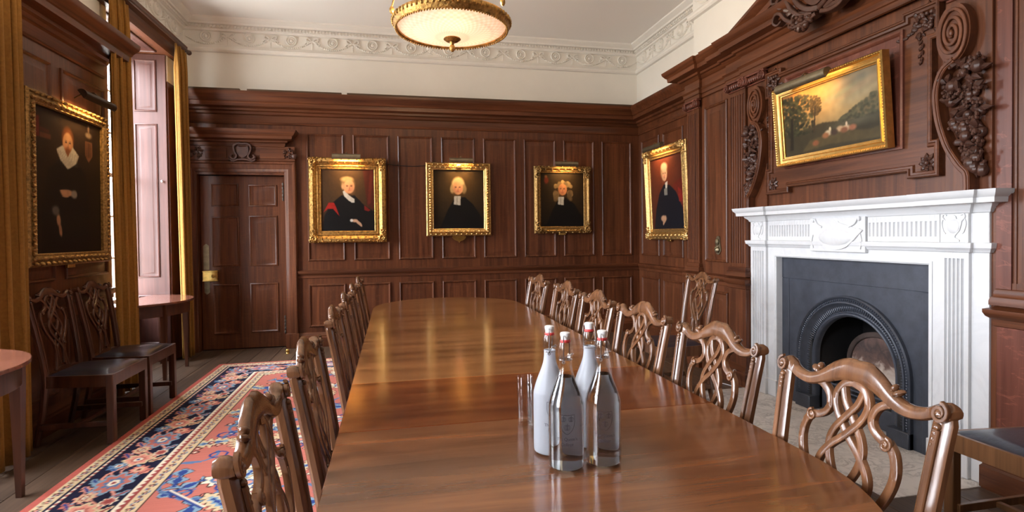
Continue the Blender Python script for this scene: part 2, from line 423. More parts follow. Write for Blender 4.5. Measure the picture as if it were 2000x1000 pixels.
# ---- back wall, with the door opening
DX0, DX1, DZ = -2.125, -1.215, 1.985
wb = MB(); wb.box(XL-.4, DX0, YB, YB+.25, 0, 2.89); wb.box(DX0, DX1, YB, YB+.25, DZ, 2.89); wb.box(DX1, XR+.3, YB, YB+.25, 0, 2.89)
wb = struct(wb.build('wall_back', OAK_V, smooth=0))
MB().box(XL-.4, XR+.3, YB+.04, YB+.25, 2.89, ZC).build('plaster_wall', PAINTW, wb, smooth=0)
RINGS = [(0, -.004), (.003, .011), (.011, .017), (.020, .013), (.027, .003), (.036, .002), (.078, .011), (.081, .011)]
def raised(name, m, u0, u1, v0, v1, mat, parent, k=1.0):
    return MB().frame(u0, u1, v0, v1, [(a*k, d) for a, d in RINGS], m, True).build(name, mat, parent, smooth=30)
pu = raised('panel', mback, -.964, -.549, .993, 2.467, OAK_V, wb); pl_ = raised('panel', mback, -.964, -.549, .227, .725, OAK_V, wb)
for i in range(1, 8):
    inst(pu, wb, (.5148*i, 0, 0)); inst(pl_, wb, (.5148*i, 0, 0))
# ---- right wall: panelled length beside the chimney breast, then the breast
wr = MB(); wr.box(XR, XR+.3, 4.9, YB+.2, 0, 2.89); wr.box(XR, XR+.3, YF-.1, 1.25, 0, 2.89); wr = struct(wr.build('wall_right', OAK_V, smooth=0))
p = MB(); p.box(XR, XR+.3, 4.9, YB+.2, 2.89, ZC); p.box(XR, XR+.3, YF-.1, 1.25, 2.89, ZC); p.build('plaster_wall', PAINTW, wr, smooth=0)
for a, b in ((6.168, 6.66), (5.603, 6.078), (5.06, 5.51)):
    raised('panel', mright, a, b, .993, 2.467, OAK_V, wr); raised('panel', mright, a, b, .227, .725, OAK_V, wr)
BY0, BY1 = 1.20, 4.97            # chimney breast
FO0, FO1, FOZ = 2.47, 3.72, 1.09  # hole for the fireplace
br = MB(); br.box(XBR, 3.5, FO1, BY1, 0, 2.89); br.box(XBR, 3.5, BY0, FO0, 0, 2.89); br.box(XBR, 3.5, FO0, FO1, FOZ, 2.89)
br = struct(br.build('wall_chimney_breast', OAK_V, smooth=0))
MB().box(2.91, 3.5, BY0, BY1-.01, 2.89, ZC).build('plaster_wall', PAINTW, br, smooth=0)
# ---- left wall: piers, window aprons, plaster above
wl = MB(); pp = MB()
ys = [YF-.1, WIN[2][0], WIN[2][1], WIN[1][0], WIN[1][1], WIN[0][0], WIN[0][1], YB+.2]
for a, b in ((ys[0], ys[1]), (ys[2], ys[3]), (ys[4], ys[5]), (ys[6], ys[7])):
    wl.box(-2.78, XL, a, b, 0, 2.89); pp.box(-2.78, XL, a, b, 2.89, ZC)
for a, b in WIN:
    wl.box(-2.78, -2.60, a, b, 0, WZ0); wl.box(-2.78, XL-.004, a, b, WZ1, WZ1+.03); pp.box(-2.78, XL, a, b, WZ1+.03, ZC)
wl = struct(wl.build('wall_left', OAK_V, smooth=0)); pp.build('plaster_wall', PAINTW, wl, smooth=0)
for a, b in ((3.62, 4.315), (4.43, 5.02)):
    raised('panel', mleft, a, b, .993, 2.467, OAK_V, wl); raised('panel', mleft, a, b, .227, .725, OAK_V, wl)
# ---- front wall behind the camera
wf = struct(MB().box(XL-.5, XR+.4, YF-.25, YF, 0, 2.89).build('wall_front', OAK_V, smooth=0))
MB().box(XL-.5, XR+.4, YF-.25, YF, 2.89, ZC).build('plaster_wall', PAINTW, wf, smooth=0)
# ---- wooden trim
COR = [(0, 2.552), (.012, 2.556), (.017, 2.57), (.008, 2.585), (.006, 2.655), (.028, 2.665), (.036, 2.69), (.06, 2.70), (.064, 2.722), (.135, 2.733), (.14, 2.775), (.152, 2.782), (.160, 2.80), (.186, 2.835), (.196, 2.85), (.20, 2.885), (-.02, 2.89)]
DADO = [(0, .795), (.012, .80), (.012, .828), (.028, .845), (.038, .864), (.038, .880), (0, .889)]
BASE = [(.042, 0), (.042, .108), (.034, .118), (.034, .13), (.014, .15), (0, .166)]
t1 = struct(MB().sweep([(XL, YB), (XR, YB), (XR, 5.0)], COR).build('trim_1', OAK_X, smooth=30))
for a, b in ((-2.2, -1.62), (-1.545, -.55), (-.49, 3.0)):
    MB().box(a, b, 6.555, 6.60, 2.884, 2.905, .002).build('batten', plain('batten', (.05, .025, .007), .6), t1)
t2 = struct(MB().sweep([(-1.078, YB), (XR, YB), (XR, 5.0)], DADO).build('trim_2', OAK_X, smooth=30))
struct(MB().sweep([(-1.08, YB), (XR, YB), (XR, 5.0)], BASE).build('baseboard_back', OAK_X, smooth=30))
struct(MB().sweep([(XL-.2, 3.56), (XL, 3.56), (XL, 5.02), (XL-.2, 5.02)], COR).build('trim_3', OAK_Y, smooth=30))
struct(MB().sweep([(XL-.2, 3.53), (XL, 3.53), (XL, 5.08), (XL-.2, 5.08)], DADO).build('trim_4', OAK_Y, smooth=30))
struct(MB().sweep([(XL-.2, 3.53), (XL, 3.53), (XL, 5.09), (XL-.2, 5.09)], BASE).build('baseboard_left', OAK_Y, smooth=30))
# ---- plaster cornice with its frieze of roundels, bows and swags
PCO = [(0, 3.352), (.03, 3.358), (.044, 3.375), (.044, 3.395), (.026, 3.41), (.018, 3.43), (.004, 3.436), (.004, 3.583), (.028, 3.592), (.034, 3.608), (.052, 3.612), (.052, 3.640), (.085, 3.646), (.09, 3.664), (.116, 3.678), (.14, 3.696), (.145, ZC+.004), (0, ZC+.004)]
PY = YB+.04
t5 = struct(MB().sweep([(XL, YF), (XL, PY), (XR, PY), (XR, BY1-.01), (2.91, BY1-.01), (2.91, BY0), (XR, BY0), (XR, YF)], PCO).build('trim_5', PLASTER, smooth=30))
def roundel(parent):
    m = MB(); m.lathe([(.061, 0), (.061, -.016), (.056, -.024), (.050, -.018), (.046, -.005), (.040, -.005), (.037, -.016), (.031, -.021), (.026, -.014), (.021, -.005), (.018, -.018), (.008, -.026), (.0, -.027)], n=28, axis='y'); return m.build('roundel', PLASTER, parent)
def bow(parent):
    m = MB()
    for s_ in (-1, 1):
        lp = [(s_*.01, .0), (s_*.035, .030), (s_*.062, .026), (s_*.06, .002), (s_*.03, -.006)]
        m.ribbon(catmull(lp, 5, True), .011, .022, ID, closed=True)
        m.ribbon(catmull([(s_*.01, -.005), (s_*.04, -.02), (s_*.06, -.012), (s_*.085, -.032)], 5), .010, .018, ID)
        m.ribbon(catmull([(s_*.012, .005), (s_*.03, .02), (s_*.055, .04), (s_*.075, .035)], 5), .009, .018, ID)
    m.mblob(ID, 0, 0, .008, .014, .014, .010)
    for k in range(4): m.mblob(ID, 0, -.03-.022*k, .005, .007-.001*k, .012, .007)
    return m.build('bow', PLASTER, parent)
def swag(parent):
    m = MB(); pts = []
    for k in range(19):
        t_ = k/18; pts.append((-.20+.40*t_, -.020-.070*(1-(2*t_-1)**2)))
    for k, (u, v) in enumerate(pts):
        s_ = 1-abs(k-9)/14; a = -.14*(9-k)*.35
        m.mblob(ID, u, v, .005, .0135, .006+.006*s_, .012+.010*s_, a, 7, 4)
    return m.build('swag', PLASTER, parent)
def urn_relief(parent):
    m = MB(); m.lathe([(0, -.055), (.03, -.055), (.03, -.045), (.010, -.035), (.010, -.025), (.034, 0), (.042, .02), (.046, .045), (.05, .05), (.045, .055), (0, .055)], n=20)
    m.v = [(x_, y_*.4, z_) for x_, y_, z_ in m.v]
    for s_ in (-1, 1): m.ribbon(catmull([(s_*.045, .045), (s_*.075, .05), (s_*.085, .02), (s_*.08, -.05)], 5), .008, .009, ID)
    return m.build('urn', PLASTER, parent)
R0 = roundel(t5); B0 = bow(t5); S0 = swag(t5); first = [True, True, True]
def orn(src, k, loc, rz):
    if first[k]: first[k] = False; src.location = loc; src.rotation_euler = (0, 0, rz)
    else: inst(src, t5, loc, rz)
for i in range(12):                                              # back wall
    x = -2.011+.4507*i
    orn(R0, 0, (x, PY-.004, 3.527), 0); orn(S0, 2, (x, PY-.004, 3.535), 0)
    if i == 5: u_ = urn_relief(t5); u_.location = (x+.2254, PY-.004, 3.515)
    elif i < 11: orn(B0, 1, (x+.2254, PY-.004, 3.533), 0)
for i in range(4):                                               # right wall up to the breast
    y = 6.55-.45*i
    orn(R0, 0, (XR-.004, y, 3.527), -PI/2); orn(S0, 2, (XR-.004, y, 3.535), -PI/2)
    if i < 3: orn(B0, 1, (XR-.004, y-.225, 3.533), -PI/2)
for i in range(8):                                               # breast
    y = 4.70-.45*i
    orn(R0, 0, (2.906, y, 3.527), -PI/2); orn(S0, 2, (2.906, y, 3.535), -PI/2); orn(B0, 1, (2.906, y-.225, 3.533), -PI/2)
for i in range(10):                                              # left wall
    y = 6.52-.45*i
    orn(R0, 0, (XL+.004, y, 3.527), PI/2); orn(S0, 2, (XL+.004, y, 3.535), PI/2); orn(B0, 1, (XL+.004, y-.225, 3.533), PI/2)
dn = MB()
for k in range(int((XR-XL)/.036)): x = XL+.05+.036*k; dn.box(x, x+.019, PY-.072, PY-.045, 3.615, 3.637)
for k in range(100): y = YB-.03-.036*k; dn.box(XL+.045, XL+.072, y, y+.019, 3.615, 3.637)
for k in range(50): y = YB-.03-.036*k; dn.box(XR-.072, XR-.045, y, y+.019, 3.615, 3.637)
for k in range(100): y = 4.92-.036*k; dn.box(2.91-.072, 2.91-.045, y, y+.019, 3.615, 3.637)
d_ = dn.build('dentils', PLASTER, t5, smooth=0); d_['kind'] = 'stuff'
# ---- door in the back wall
MB().box(DX0-.1, DX1+.1, YB+.245, YB+.30, -.1, DZ+.1).build('door_light_block', OAK_V, wb, smooth=0)  # unseen box behind the door, added to stop daylight leaking around it
dr = sempty('door_1', ((DX0+DX1)/2, YB+.07, 0))
FY = YB+.075
def mdoor(u, v, d): return (u, FY-d, v)
MB().box(DX0+.006, DX1-.006, FY, FY+.045, .008, DZ-.006, .003).build('door_leaf', OAK_V, dr, world=True)
for (a, b, c, e) in ((-2.005, -1.715, 1.63, 1.893), (-1.612, -1.305, 1.63, 1.88), (-2.005, -1.715, .945, 1.515), (-1.612, -1.305, .945, 1.525), (-2.005, -1.715, .178, .75), (-1.612, -1.305, .182, .753)):
    MB().frame(a, b, c, e, [(0, -.004), (.003, .010), (.012, .014), (.022, .004), (.03, .002), (.085, .010), (.087, .010)], mdoor, True).build('panel', OAK_V, dr, world=True)
CAS = [(0, 0), (0, .035), (.012, .05), (.03, .048), (.04, .036), (.085, .03), (.095, .022), (.118, .018), (.13, .008), (.135, -.05)]
cs = MB()        # architrave: two legs and a head, mitred
cpath = [(DX1+.138, .0), (DX1+.138, DZ+.155), (DX0-.138, DZ+.155), (DX0-.138, 0)]
rings = []
for ins, d in CAS:
    rings += [mback(DX1+.138-ins, 0, d), mback(DX1+.138-ins, DZ+.155-ins, d), mback(DX0-.125+ins*.9, DZ+.155-ins, d), mback(DX0-.125+ins*.9, 0, d)]
fs = []
for i in range(len(CAS)-1):
    for k in range(3): fs.append((4*i+k, 4*i+k+1, 4*i+5+k, 4*i+4+k))
cs.add(rings, fs); cs.build('architrave', OAK_V, dr, world=True, smooth=30)
MB().mbox(mback, DX1, DX1+.143, 0, .17, -.005, .056, .004).build('plinth_block', OAK_V, dr, world=True)
MB().mbox(mback, -2.25, -1.085, 2.139, 2.305, -.005, .045, .002).build('overdoor_frieze', OAK_X, dr, world=True)
MB().mbox(mback, -2.02, -1.80, 2.165, 2.275, .045, .055, .003).build('panel', OAK_X, dr, world=True)
MB().mbox(mback, -1.455, -1.19, 2.165, 2.275, .045, .055, .003).build('panel', OAK_X, dr, world=True)
ODC = [(0, 2.295), (.012, 2.30), (.02, 2.335), (.045, 2.345), (.05, 2.36), (.10, 2.375), (.105, 2.405), (.12, 2.415), (.15, 2.455), (.155, 2.472), (-.05, 2.474)]
MB().sweep([(XL, YB-.045), (-1.20, YB-.045), (-1.20, YB+.01)], ODC).build('overdoor_cornice', OAK_X, dr, world=True, smooth=30)
ca = MB()
def mcart(u, v, d): return mback(-1.632+u, 2.235+v, .05+d)
sh = [(-.055, .06), (-.02, .05), (.02, .05), (.055, .06), (.062, 0), (.04, -.045), (0, -.065), (-.04, -.045), (-.062, 0)]
ca.prism(catmull(sh, 4, True), 0, .022, mcart)
for s_ in (-1, 1):
    ca.ribbon(catmull([(0, .085), (s_*.05, .088), (s_*.088, .055), (s_*.082, .0), (s_*.06, -.05), (s_*.09, -.085), (s_*.125, -.06), (s_*.11, -.035)], 5), .02, .04, mcart)
    ca.ribbon(catmull([(0, -.085), (s_*.05, -.09), (s_*.10, -.105), (s_*.135, -.085)], 5), .018, .035, mcart)
    ca.mblob(mcart, s_*.128, -.062, .02, .02, .02, .025)
ca.build('cartouche', OAK_CARVED, dr, world=True)
for s_, cx in ((1, -1.135), (-1, -2.13)):
    sc = MB()
    for k in range(26):
        a = random.uniform(-.075, .05); v = random.uniform(2.17, 2.28-max(0, a)*1.0)
        sc.leaf(mback, cx+s_*a, v, .046, .035, .016, random.uniform(0, 6.28), .012)
    sc.mblob(mback, cx+s_*.045, 2.195, .045, .035, .032, .03)
    sc.build('carved_scroll', OAK_CARVED, dr, world=True)
lk = MB().mbox(mdoor, -2.098, -1.945, .792, .902, .002, .042, .004); lk.mbox(mdoor, -2.10, -1.938, .89, .908, .002, .05, .004); lk.mbox(mdoor, -2.10, -1.938, .786, .80, .002, .05, .004)
lk = lk.build('rim_lock', BRASS, dr, world=True)
MB().lathe([(.0, -.045), (.012, -.044), (.019, -.036), (.019, -.026), (.010, -.018), (.008, 0)], (-1.978, FY-.042, .848), 16, 'y').build('knob', BRASS, lk, world=True)
MB().prism([(-2.096, .915), (-2.036, .915), (-2.036, 1.185), (-2.066, 1.21), (-2.096, 1.185)], .002, .006, mdoor).build('finger_plate', BRASS_D, dr, world=True)
MB().prism([(-2.090, .66), (-2.066, .635), (-2.036, .66), (-2.036, .78), (-2.090, .78)], .002, .006, mdoor).build('finger_plate', BRASS_D, dr, world=True)
for z in (1.80, .26):
    h = MB()
    for k in range(5): h.mblob(mdoor, -1.24, z-.085+.043*k, .008, .011, .022, .007)
    h.lathe([(.008, -.045), (.008, .045)], (-1.213, FY-.012, z), 10); h.mbox(mdoor, -1.235, -1.213, z-.06, z+.06, .001, .006)
    h.build('hinge', plain('hinge_iron', (.12, .10, .085), .4, .6), dr, world=True)
# ---- windows in the left wall
PAINT_R = wood('reveal_wood', (.046, .016, .012), (.088, .033, .025), 'z', .42, 26)
pane_me = None
for wi, (a, b) in enumerate(WIN):
    wn = sempty('window_%d' % (wi+1), (WX, (a+b)/2, WZ0)); SASH = plain('sash_paint', (.62, .60, .55), .5) if wi == 0 else SASH
    f = MB(); f.box(WX-.05, WX+.04, a, a+.06, WZ0, WZ1); f.box(WX-.05, WX+.04, b-.06, b, WZ0, WZ1); f.box(WX-.05, WX+.04, a, b, WZ1-.06, WZ1); f.box(WX-.05, WX+.04, a, b, WZ0, WZ0+.07)
    f.build('window_frame', SASH, wn, world=True, smooth=0)
    zm = (WZ0+WZ1)/2; g = MB().box(WX-.02, WX+.02, a+.06, b-.06, zm-.02, zm+.02); g.build('meeting_rail', SASH, wn, world=True, smooth=0)
    MB().box(WX+.03, -2.585, a, b, WZ0-.02, WZ0+.02, .004).build('window_sill', PAINT_R, wn, world=True)
    cw = (b-a-.12)/3; z0, z1 = WZ0+.07, WZ1-.06; rh = (z1-z0)/6
    for k in (1, 2): MB().box(WX-.012, WX+.012, a+.06+cw*k-.009, a+.06+cw*k+.009, z0, z1).build('glazing_bar', SASH, wn, world=True, smooth=0)
    for k in (1, 2, 4, 5): MB().box(WX-.012, WX+.012, a+.06, b-.06, z0+rh*k-.009, z0+rh*k+.009).build('glazing_bar', SASH, wn, world=True, smooth=0)
    for c in range(3):
        for r_ in range(6):
            loc = (0, a+.06+cw*(c+.5)-(a+b)/2, z0+rh*(r_+.5)-WZ0)
            if pane_me is None:
                pane_me = MB().add([(0, -cw/2, -rh/2), (0, cw/2, -rh/2), (0, cw/2, rh/2), (0, -cw/2, rh/2)], [(0, 1, 2, 3)]).build('pane', PANE, wn, smooth=0); pane_me.location = loc
            else: inst(pane_me, wn, loc)
    for side, yy, sg in ((0, a, 1), (1, b, -1)):         # folded shutters lining the reveals
        def mrev(u, v, d, yy=yy, sg=sg): return (u, yy+sg*d, v)
        s_ = MB().box(-2.60, XL-.012, yy, yy+sg*.022, .02, WZ1-.004, .002).build('shutter', PAINT_R, wn, world=True)
        for z0_, z1_ in ((2.57, 3.10), (.875, 2.45), (.19, .70)):
            MB().frame(-2.555, -2.345, z0_, z1_, [(0, .018), (.003, .032), (.012, .036), (.02, .026), (.03, .024), (.055, .031), (.057, .031)], mrev, True).build('panel', PAINT_R, s_, world=True)
        if side == 1: MB().lathe([(.0, -.03), (.011, -.028), (.013, -.02), (.006, -.012), (.006, 0)], (-2.305, yy-.022, 1.86), 12, 'y').build('knob', STEEL, s_, world=True)
    sf = MB().frame(a+.12, b-.12, -2.56, -2.30, [(0, .0), (.003, .012), (.012, .016), (.02, .006), (.03, .003), (.06, .010), (.062, .010)], lambda u, v, d: (v, u, WZ1-d), True)
    sf.build('soffit_panel', PAINT_R, wn, world=True)
    MB().sweep([(XL-.01, a-.14), (XL, a-.14), (XL, b+.19), (XL-.01, b+.19)], [(0, 3.152), (.052, 3.152), (.056, 3.262), (.068, 3.272), (.086, 3.30), (.098, 3.322), (.10, 3.345), (0, 3.345)]).build('pelmet', OAK_Y, wn, world=True, smooth=30)
# ================================================================== chimney breast woodwork
def poly_rings(s, poly, prof, m, fill=False):
    """moulding round a rectilinear polygon (counter-clockwise): prof of (inset, depth)"""
    n = len(poly); vs_ = []; fs = []; nr = []
    for i in range(n):
        a, b = poly[i], poly[(i+1) % n]; dx, dy = b[0]-a[0], b[1]-a[1]; L = math.hypot(dx, dy); nr.append((-dy/L, dx/L))
    for ins, d in prof:
        for i in range(n):
            p, q = nr[i-1], nr[i]; k = 1+p[0]*q[0]+p[1]*q[1]
            vs_.append(m(poly[i][0]+ins*(p[0]+q[0])/k, poly[i][1]+ins*(p[1]+q[1])/k, d))
    for i in range(len(prof)-1):
        for k in range(n): fs.append((n*i+k, n*i+(k+1) % n, n*(i+1)+(k+1) % n, n*(i+1)+k))
    if fill: fs.append(tuple(n*(len(prof)-1)+k for k in range(n)))
    return s.add(vs_, fs)
def fluted(s, m, u0, u1, v0, v1, n, d0, d1, gd=.012, margin=.02, cap=.0):
    """a flat shaft with n rounded flutes cut into its face"""
    pts = [(u0, d0), (u0, d1)]; p = (u1-u0-2*margin)/n
    for i in range(n):
        a = u0+margin+p*i+p*.14; b = a+p*.72
        for k in range(7):
            t_ = PI*k/6; pts.append((a+(b-a)*(1-math.cos(t_))/2, d1-gd*math.sin(t_)))
    pts += [(u1, d1), (u1, d0)]; k = len(pts); vs_ = []
    for v in (v0, v1): vs_ += [m(u, v, d) for u, d in pts]
    fs = [(i, i+1, k+i+1, k+i) for i in range(k-1)]+[tuple(range(k)), tuple(range(k, 2*k))]
    s.add(vs_, fs)
    s.mbox(m, u0+.001, u1-.001, v1-.035, v1-.0005, d0, d1-.0008); s.mbox(m, u0+.001, u1-.001, v0+.0005, v0+.03, d0, d1-.0008)
    return s
def spiral(cy, cz, ry, rz, turns, sg=1, a0=PI/2, rin=.12, n=26):
    out = []
    for k in range(int(n*turns)+1):
        t_ = k/(n*turns); r = 1-(1-rin)*t_; a = a0-sg*2*PI*turns*t_
        out.append((cy+ry*r*math.cos(a), cz+rz*r*math.sin(a)))
    return out
om = thing('overmantel', 'tall carved oak overmantel with fluted pilasters and pediment above the fireplace', 'overmantel', (XBR, 3.08, 1.47))
def capital(parent, y0, y1, d, z=2.452):
    m = MB(); m.mbox(mbreast, y0-.012, y1+.012, z+.072, z+.09, d-.02, d+.03, .003)
    m.mbox(mbreast, y0, y1, z+.0, z+.012, d-.02, d+.010, .003)
    for c, sg in ((y0+.008, 1), (y1-.008, -1)):
        m.lathe([(.033, 0), (.033, .03), (.028, .034), (0, .034)], (0, 0, 0), 18, 'x')
        k = 18*4; m.v[-k:] = [(XBR-d-.004-x_, c+y_, z+.042+z_) for x_, y_, z_ in m.v[-k:]]
        m.ribbon(spiral(c, z+.042, .031, .031, 2.2, sg, PI/2, .2, 16), .008, .012, mbreast, d+.034)
        m.mblob(mbreast, c, z+.042, d+.045, .007, .007, .006)
    n = max(3, int((y1-y0)/.032))
    for k in range(n):
        u = y0+.03+(y1-y0-.06)*(k+.5)/n; m.mblob(mbreast, u, z+.045, d+.012, .011, .026, .018, 0, 8, 5)
    return m.build('capital', OAK_RAY, parent, world=True)
PB = [(0, .985), (.006, .982), (.012, .965), (.010, .95), (.020, .943), (.024, .925), (.024, .905), (0, .90)]
for y0, y1, d, n in ((4.755, 4.965, .030, 6), (4.035, 4.256, .040, 6), (1.904, 2.125, .006, 6), (1.21, 1.42, .03, 6)):
    ps = fluted(MB(), mbreast, y0, y1, .985, 2.452, n, -.005, d, .013, .014 if n == 6 else .02).build('pilaster', OAK_V, om, world=True, smooth=30)
    X_ = XBR-d
    MB().sweep([(XBR+.01, y1), (X_, y1), (X_, y0), (XBR+.01, y0)], PB).build('plinth_moulding', OAK_Y, ps, world=True, smooth=30)
    MB().mbox(mbreast, y0-.004, y1+.004, .0, .90, -.005, d+.002, .003).build('pedestal', OAK_RAY if y0 < 2.2 and y0 > 1.5 else OAK_V, ps, world=True)
    capital(ps, y0, y1, d)
MB().mbox(mbreast, 2.062, 2.13, .985, 2.452, 0, .010).build('stile', OAK_RAY, om, world=True)
raised('panel', mbreast, 4.335, 4.69, 1.005, 2.44, OAK_V, br); raised('panel', mbreast, 4.335, 4.69, .225, .745, OAK_V, br)
PED = [(0, .80), (.008, .805), (.010, .835), (.028, .85), (.036, .868), (.036, .884), (.012, .893), (0, .90)]
pathF = [(XR, 4.974), (2.838, 4.974), (2.838, 4.745), (XBR, 4.745), (XBR, 4.262), (2.826, 4.262), (2.826, 4.03), (2.90, 4.03)]
pathN = [(2.89, 2.132), (2.862, 2.132), (2.862, 1.2), (XR, 1.2)]
struct(MB().sweep(pathF, PED).build('trim_6', OAK_Y, smooth=30)); struct(MB().sweep(pathN, PED).build('trim_7', OAK_Y, smooth=30))
struct(MB().sweep(pathF, BASE).build('baseboard_right', OAK_Y, smooth=30)); struct(MB().sweep(pathN, BASE).build('baseboard_chimney', OAK_Y, smooth=30))
ENT = [(0, 2.538), (.012, 2.543), (.012, 2.575), (.022, 2.58), (.022, 2.612), (.036, 2.628), (.012, 2.638), (.012, 2.712), (.028, 2.722), (.04, 2.742), (.058, 2.748), (.064, 2.765), (.132, 2.775), (.137, 2.81), (.15, 2.82), (.172, 2.848), (.178, 2.872), (-.02, 2.874)]
MB().sweep([(XR, 4.975), (2.838, 4.975), (2.838, 4.735), (2.866, 4.735), (2.866, 4.30), (2.846, 4.30), (2.846, 4.06), (2.826, 4.06), (2.826, 2.10), (2.846, 2.10), (2.846, 1.86), (2.866, 1.86), (2.866, 1.2), (XR, 1.2)], ENT).build('entablature', OAK_Y, om, world=True, smooth=30)
RK = [(.03, 0), (.09, 0), (.095, .025), (.15, .032), (.155, .07), (.172, .082), (.20, .11), (.205, .128), (.03, .128)]
for s_ in (1, -1):
    m = MB(); vs_ = []
    SY = (4.10, 4.06, 3.98, 3.9, 3.8, 3.7, 3.62, 3.55, 3.08)
    for yy in SY:
        for d, h in RK: vs_.append(mbreast(3.08+s_*(yy-3.08), max(2.862, 2.742+(4.06-yy)*.325+h), d))
    k = len(RK); q_ = len(SY); m.add(vs_, [(j*k+i, j*k+(i+1) % k, (j+1)*k+(i+1) % k, (j+1)*k+i) for j in range(q_-1) for i in range(k)]+[tuple(range(k)), tuple(range((q_-1)*k, q_*k))])
    m.build('raking_cornice', OAK_Y, om, world=True, smooth=30)
MB().prism([(2.0, 2.87), (4.16, 2.87), (3.08, 3.12)], -.02, .05, mbreast).build('tympanum', OAK_Y, om, world=True)
# carved shield with scrolled foliage in the broken pediment
cart = MB()
def mc(u, v, d): return mbreast(3.08+u, 2.90+v, .16+d)
cart.prism(catmull([(-.14, .17), (0, .19), (.14, .17), (.15, .0), (.09, -.12), (0, -.17), (-.09, -.12), (-.15, 0)], 6, True), -.05, .04, mc)
cart.mblob(mc, 0, .02, .035, .10, .13, .03, 0, 16, 8)
for s_ in (-1, 1):
    for pts, wd in (([(0, -.19), (.08, -.17), (.16, -.10), (.20, .0), (.18, .12), (.23, .2)], .04), ([(.05, -.20), (.14, -.19), (.22, -.12), (.27, -.03), (.33, .0), (.36, -.04), (.33, -.07), (.30, -.05)], .034), ([(.06, -.21), (.18, -.22), (.27, -.17), (.32, -.11), (.37, -.10), (.40, -.14), (.37, -.17), (.34, -.15)], .03), ([(.17, .1), (.26, .08), (.34, .09), (.40, .05), (.41, .0), (.375, -.01), (.37, .02)], .03), ([(.02, -.22), (.12, -.25), (.20, -.25), (.24, -.22), (.22, -.19)], .028)):
        P = catmull([(s_*a, b) for a, b in pts], 6); n = len(P)
        cart.ribbon(P, [wd*(1-.6*i/n) for i in range(n)], .05, mc, [-.02+.03*math.sin(PI*i/n) for i in range(n)])
    for k in range(14):
        a = k/13; cart.leaf(mc, s_*(.12+.26*a), -.2+.22*a+random.uniform(-.03, .03), .01, .09, .035, (0 if s_ > 0 else PI)+random.uniform(-.9, .5)*s_, .022)
for k in range(34):
    cart.mblob(mc, .13+random.uniform(-.075, .075), -.225+random.uniform(-.06, .055), .02+random.uniform(0, .03), random.uniform(.01, .022), random.uniform(.012, .028), .022, random.uniform(0, 3))
cart.build('carved_cartouche', OAK_CARVED, om, world=True)
# picture field with its eared frame
MB().mbox(mbreast, 2.13, 4.03, 1.44, 2.54, -.004, .010).build('backing_panel', OAK_V, om, world=True)
for a, b in ((3.79, 4.022), (2.138, 2.37)):
    st = MB().mbox(mbreast, a, b, 1.44, 2.452, .008, .026, .002).build('console_backing', OAK_V, om, world=True)
    capital(st, a+.01, b-.01, .028)
ear = [(2.385, 1.560), (2.570, 1.560), (2.570, 1.600), (3.525, 1.600), (3.525, 1.560), (3.772, 1.560), (3.772, 1.755), (3.735, 1.755), (3.735, 2.290), (3.772, 2.290), (3.772, 2.488), (3.600, 2.488), (3.600, 2.455), (2.600, 2.455), (2.600, 2.488), (2.385, 2.488), (2.385, 2.290), (2.425, 2.290), (2.425, 1.755), (2.385, 1.755)]
ef = poly_rings(MB(), ear, [(0, .008), (0, .050), (.006, .056), (.014, .056), (.018, .048), (.030, .046), (.034, .038), (.036, .034)], mbreast, True).build('eared_frame', OAK_Y, om, world=True, smooth=30)
MB().frame(2.60, 3.565, 1.735, 2.405, [(0, .030), (0, .048), (.012, .052), (.022, .046), (.028, .036), (.034, .036), (.10, .042), (.103, .042)], mbreast, True).build('panel', OAK_RAY, ef, world=True, smooth=30)
def rosette(cy, cz, r, d):
    m = MB()
    for ring, (rr, n) in enumerate(((.72, 9), (.42, 7))):
        for k in range(n):
            a = 2*PI*k/n+ring*.3; m.leaf(mbreast, cy+r*.2*math.cos(a), cz+r*.2*math.sin(a), d+.004*ring, r*rr, r*.34, a, .010)
    m.mblob(mbreast, cy, cz, d+.012, r*.2, r*.2, .012); return m.build('rosette', OAK_CARVED, om, world=True)
for y in (3.700, 2.455): rosette(y, 1.635, .062, .036)
def foliage(cy, cz, s_, d):
    m = MB(); rnd = random.Random(5)
    for k in range(20):
        a = rnd.uniform(0, 2*PI); m.leaf(mbreast, cy+rnd.uniform(-.055, .055), cz+rnd.uniform(-.05, .05), d, rnd.uniform(.035, .06), .022, a, .014)
    for k in range(16): m.mblob(mbreast, cy+rnd.uniform(-.045, .045), cz+rnd.uniform(-.05, .04), d+.012, .012, .012, .012)
    for k in range(9): m.leaf(mbreast, cy+s_*(.02+.006*rnd.random()), cz-.06-.018*k, d, .03, .016, rnd.uniform(-2.6, -.5), .010)
    for k in range(7): m.leaf(mbreast, cy+s_*(.05+.018*k), cz-.03-.006*k, d, .03, .016, rnd.uniform(-.8, .8)+(0 if s_ > 0 else PI), .010)
    m.build('carved_spray', OAK_CARVED, om, world=True)
foliage(3.690, 2.405, -1, .036); foliage(2.468, 2.405, 1, .036)
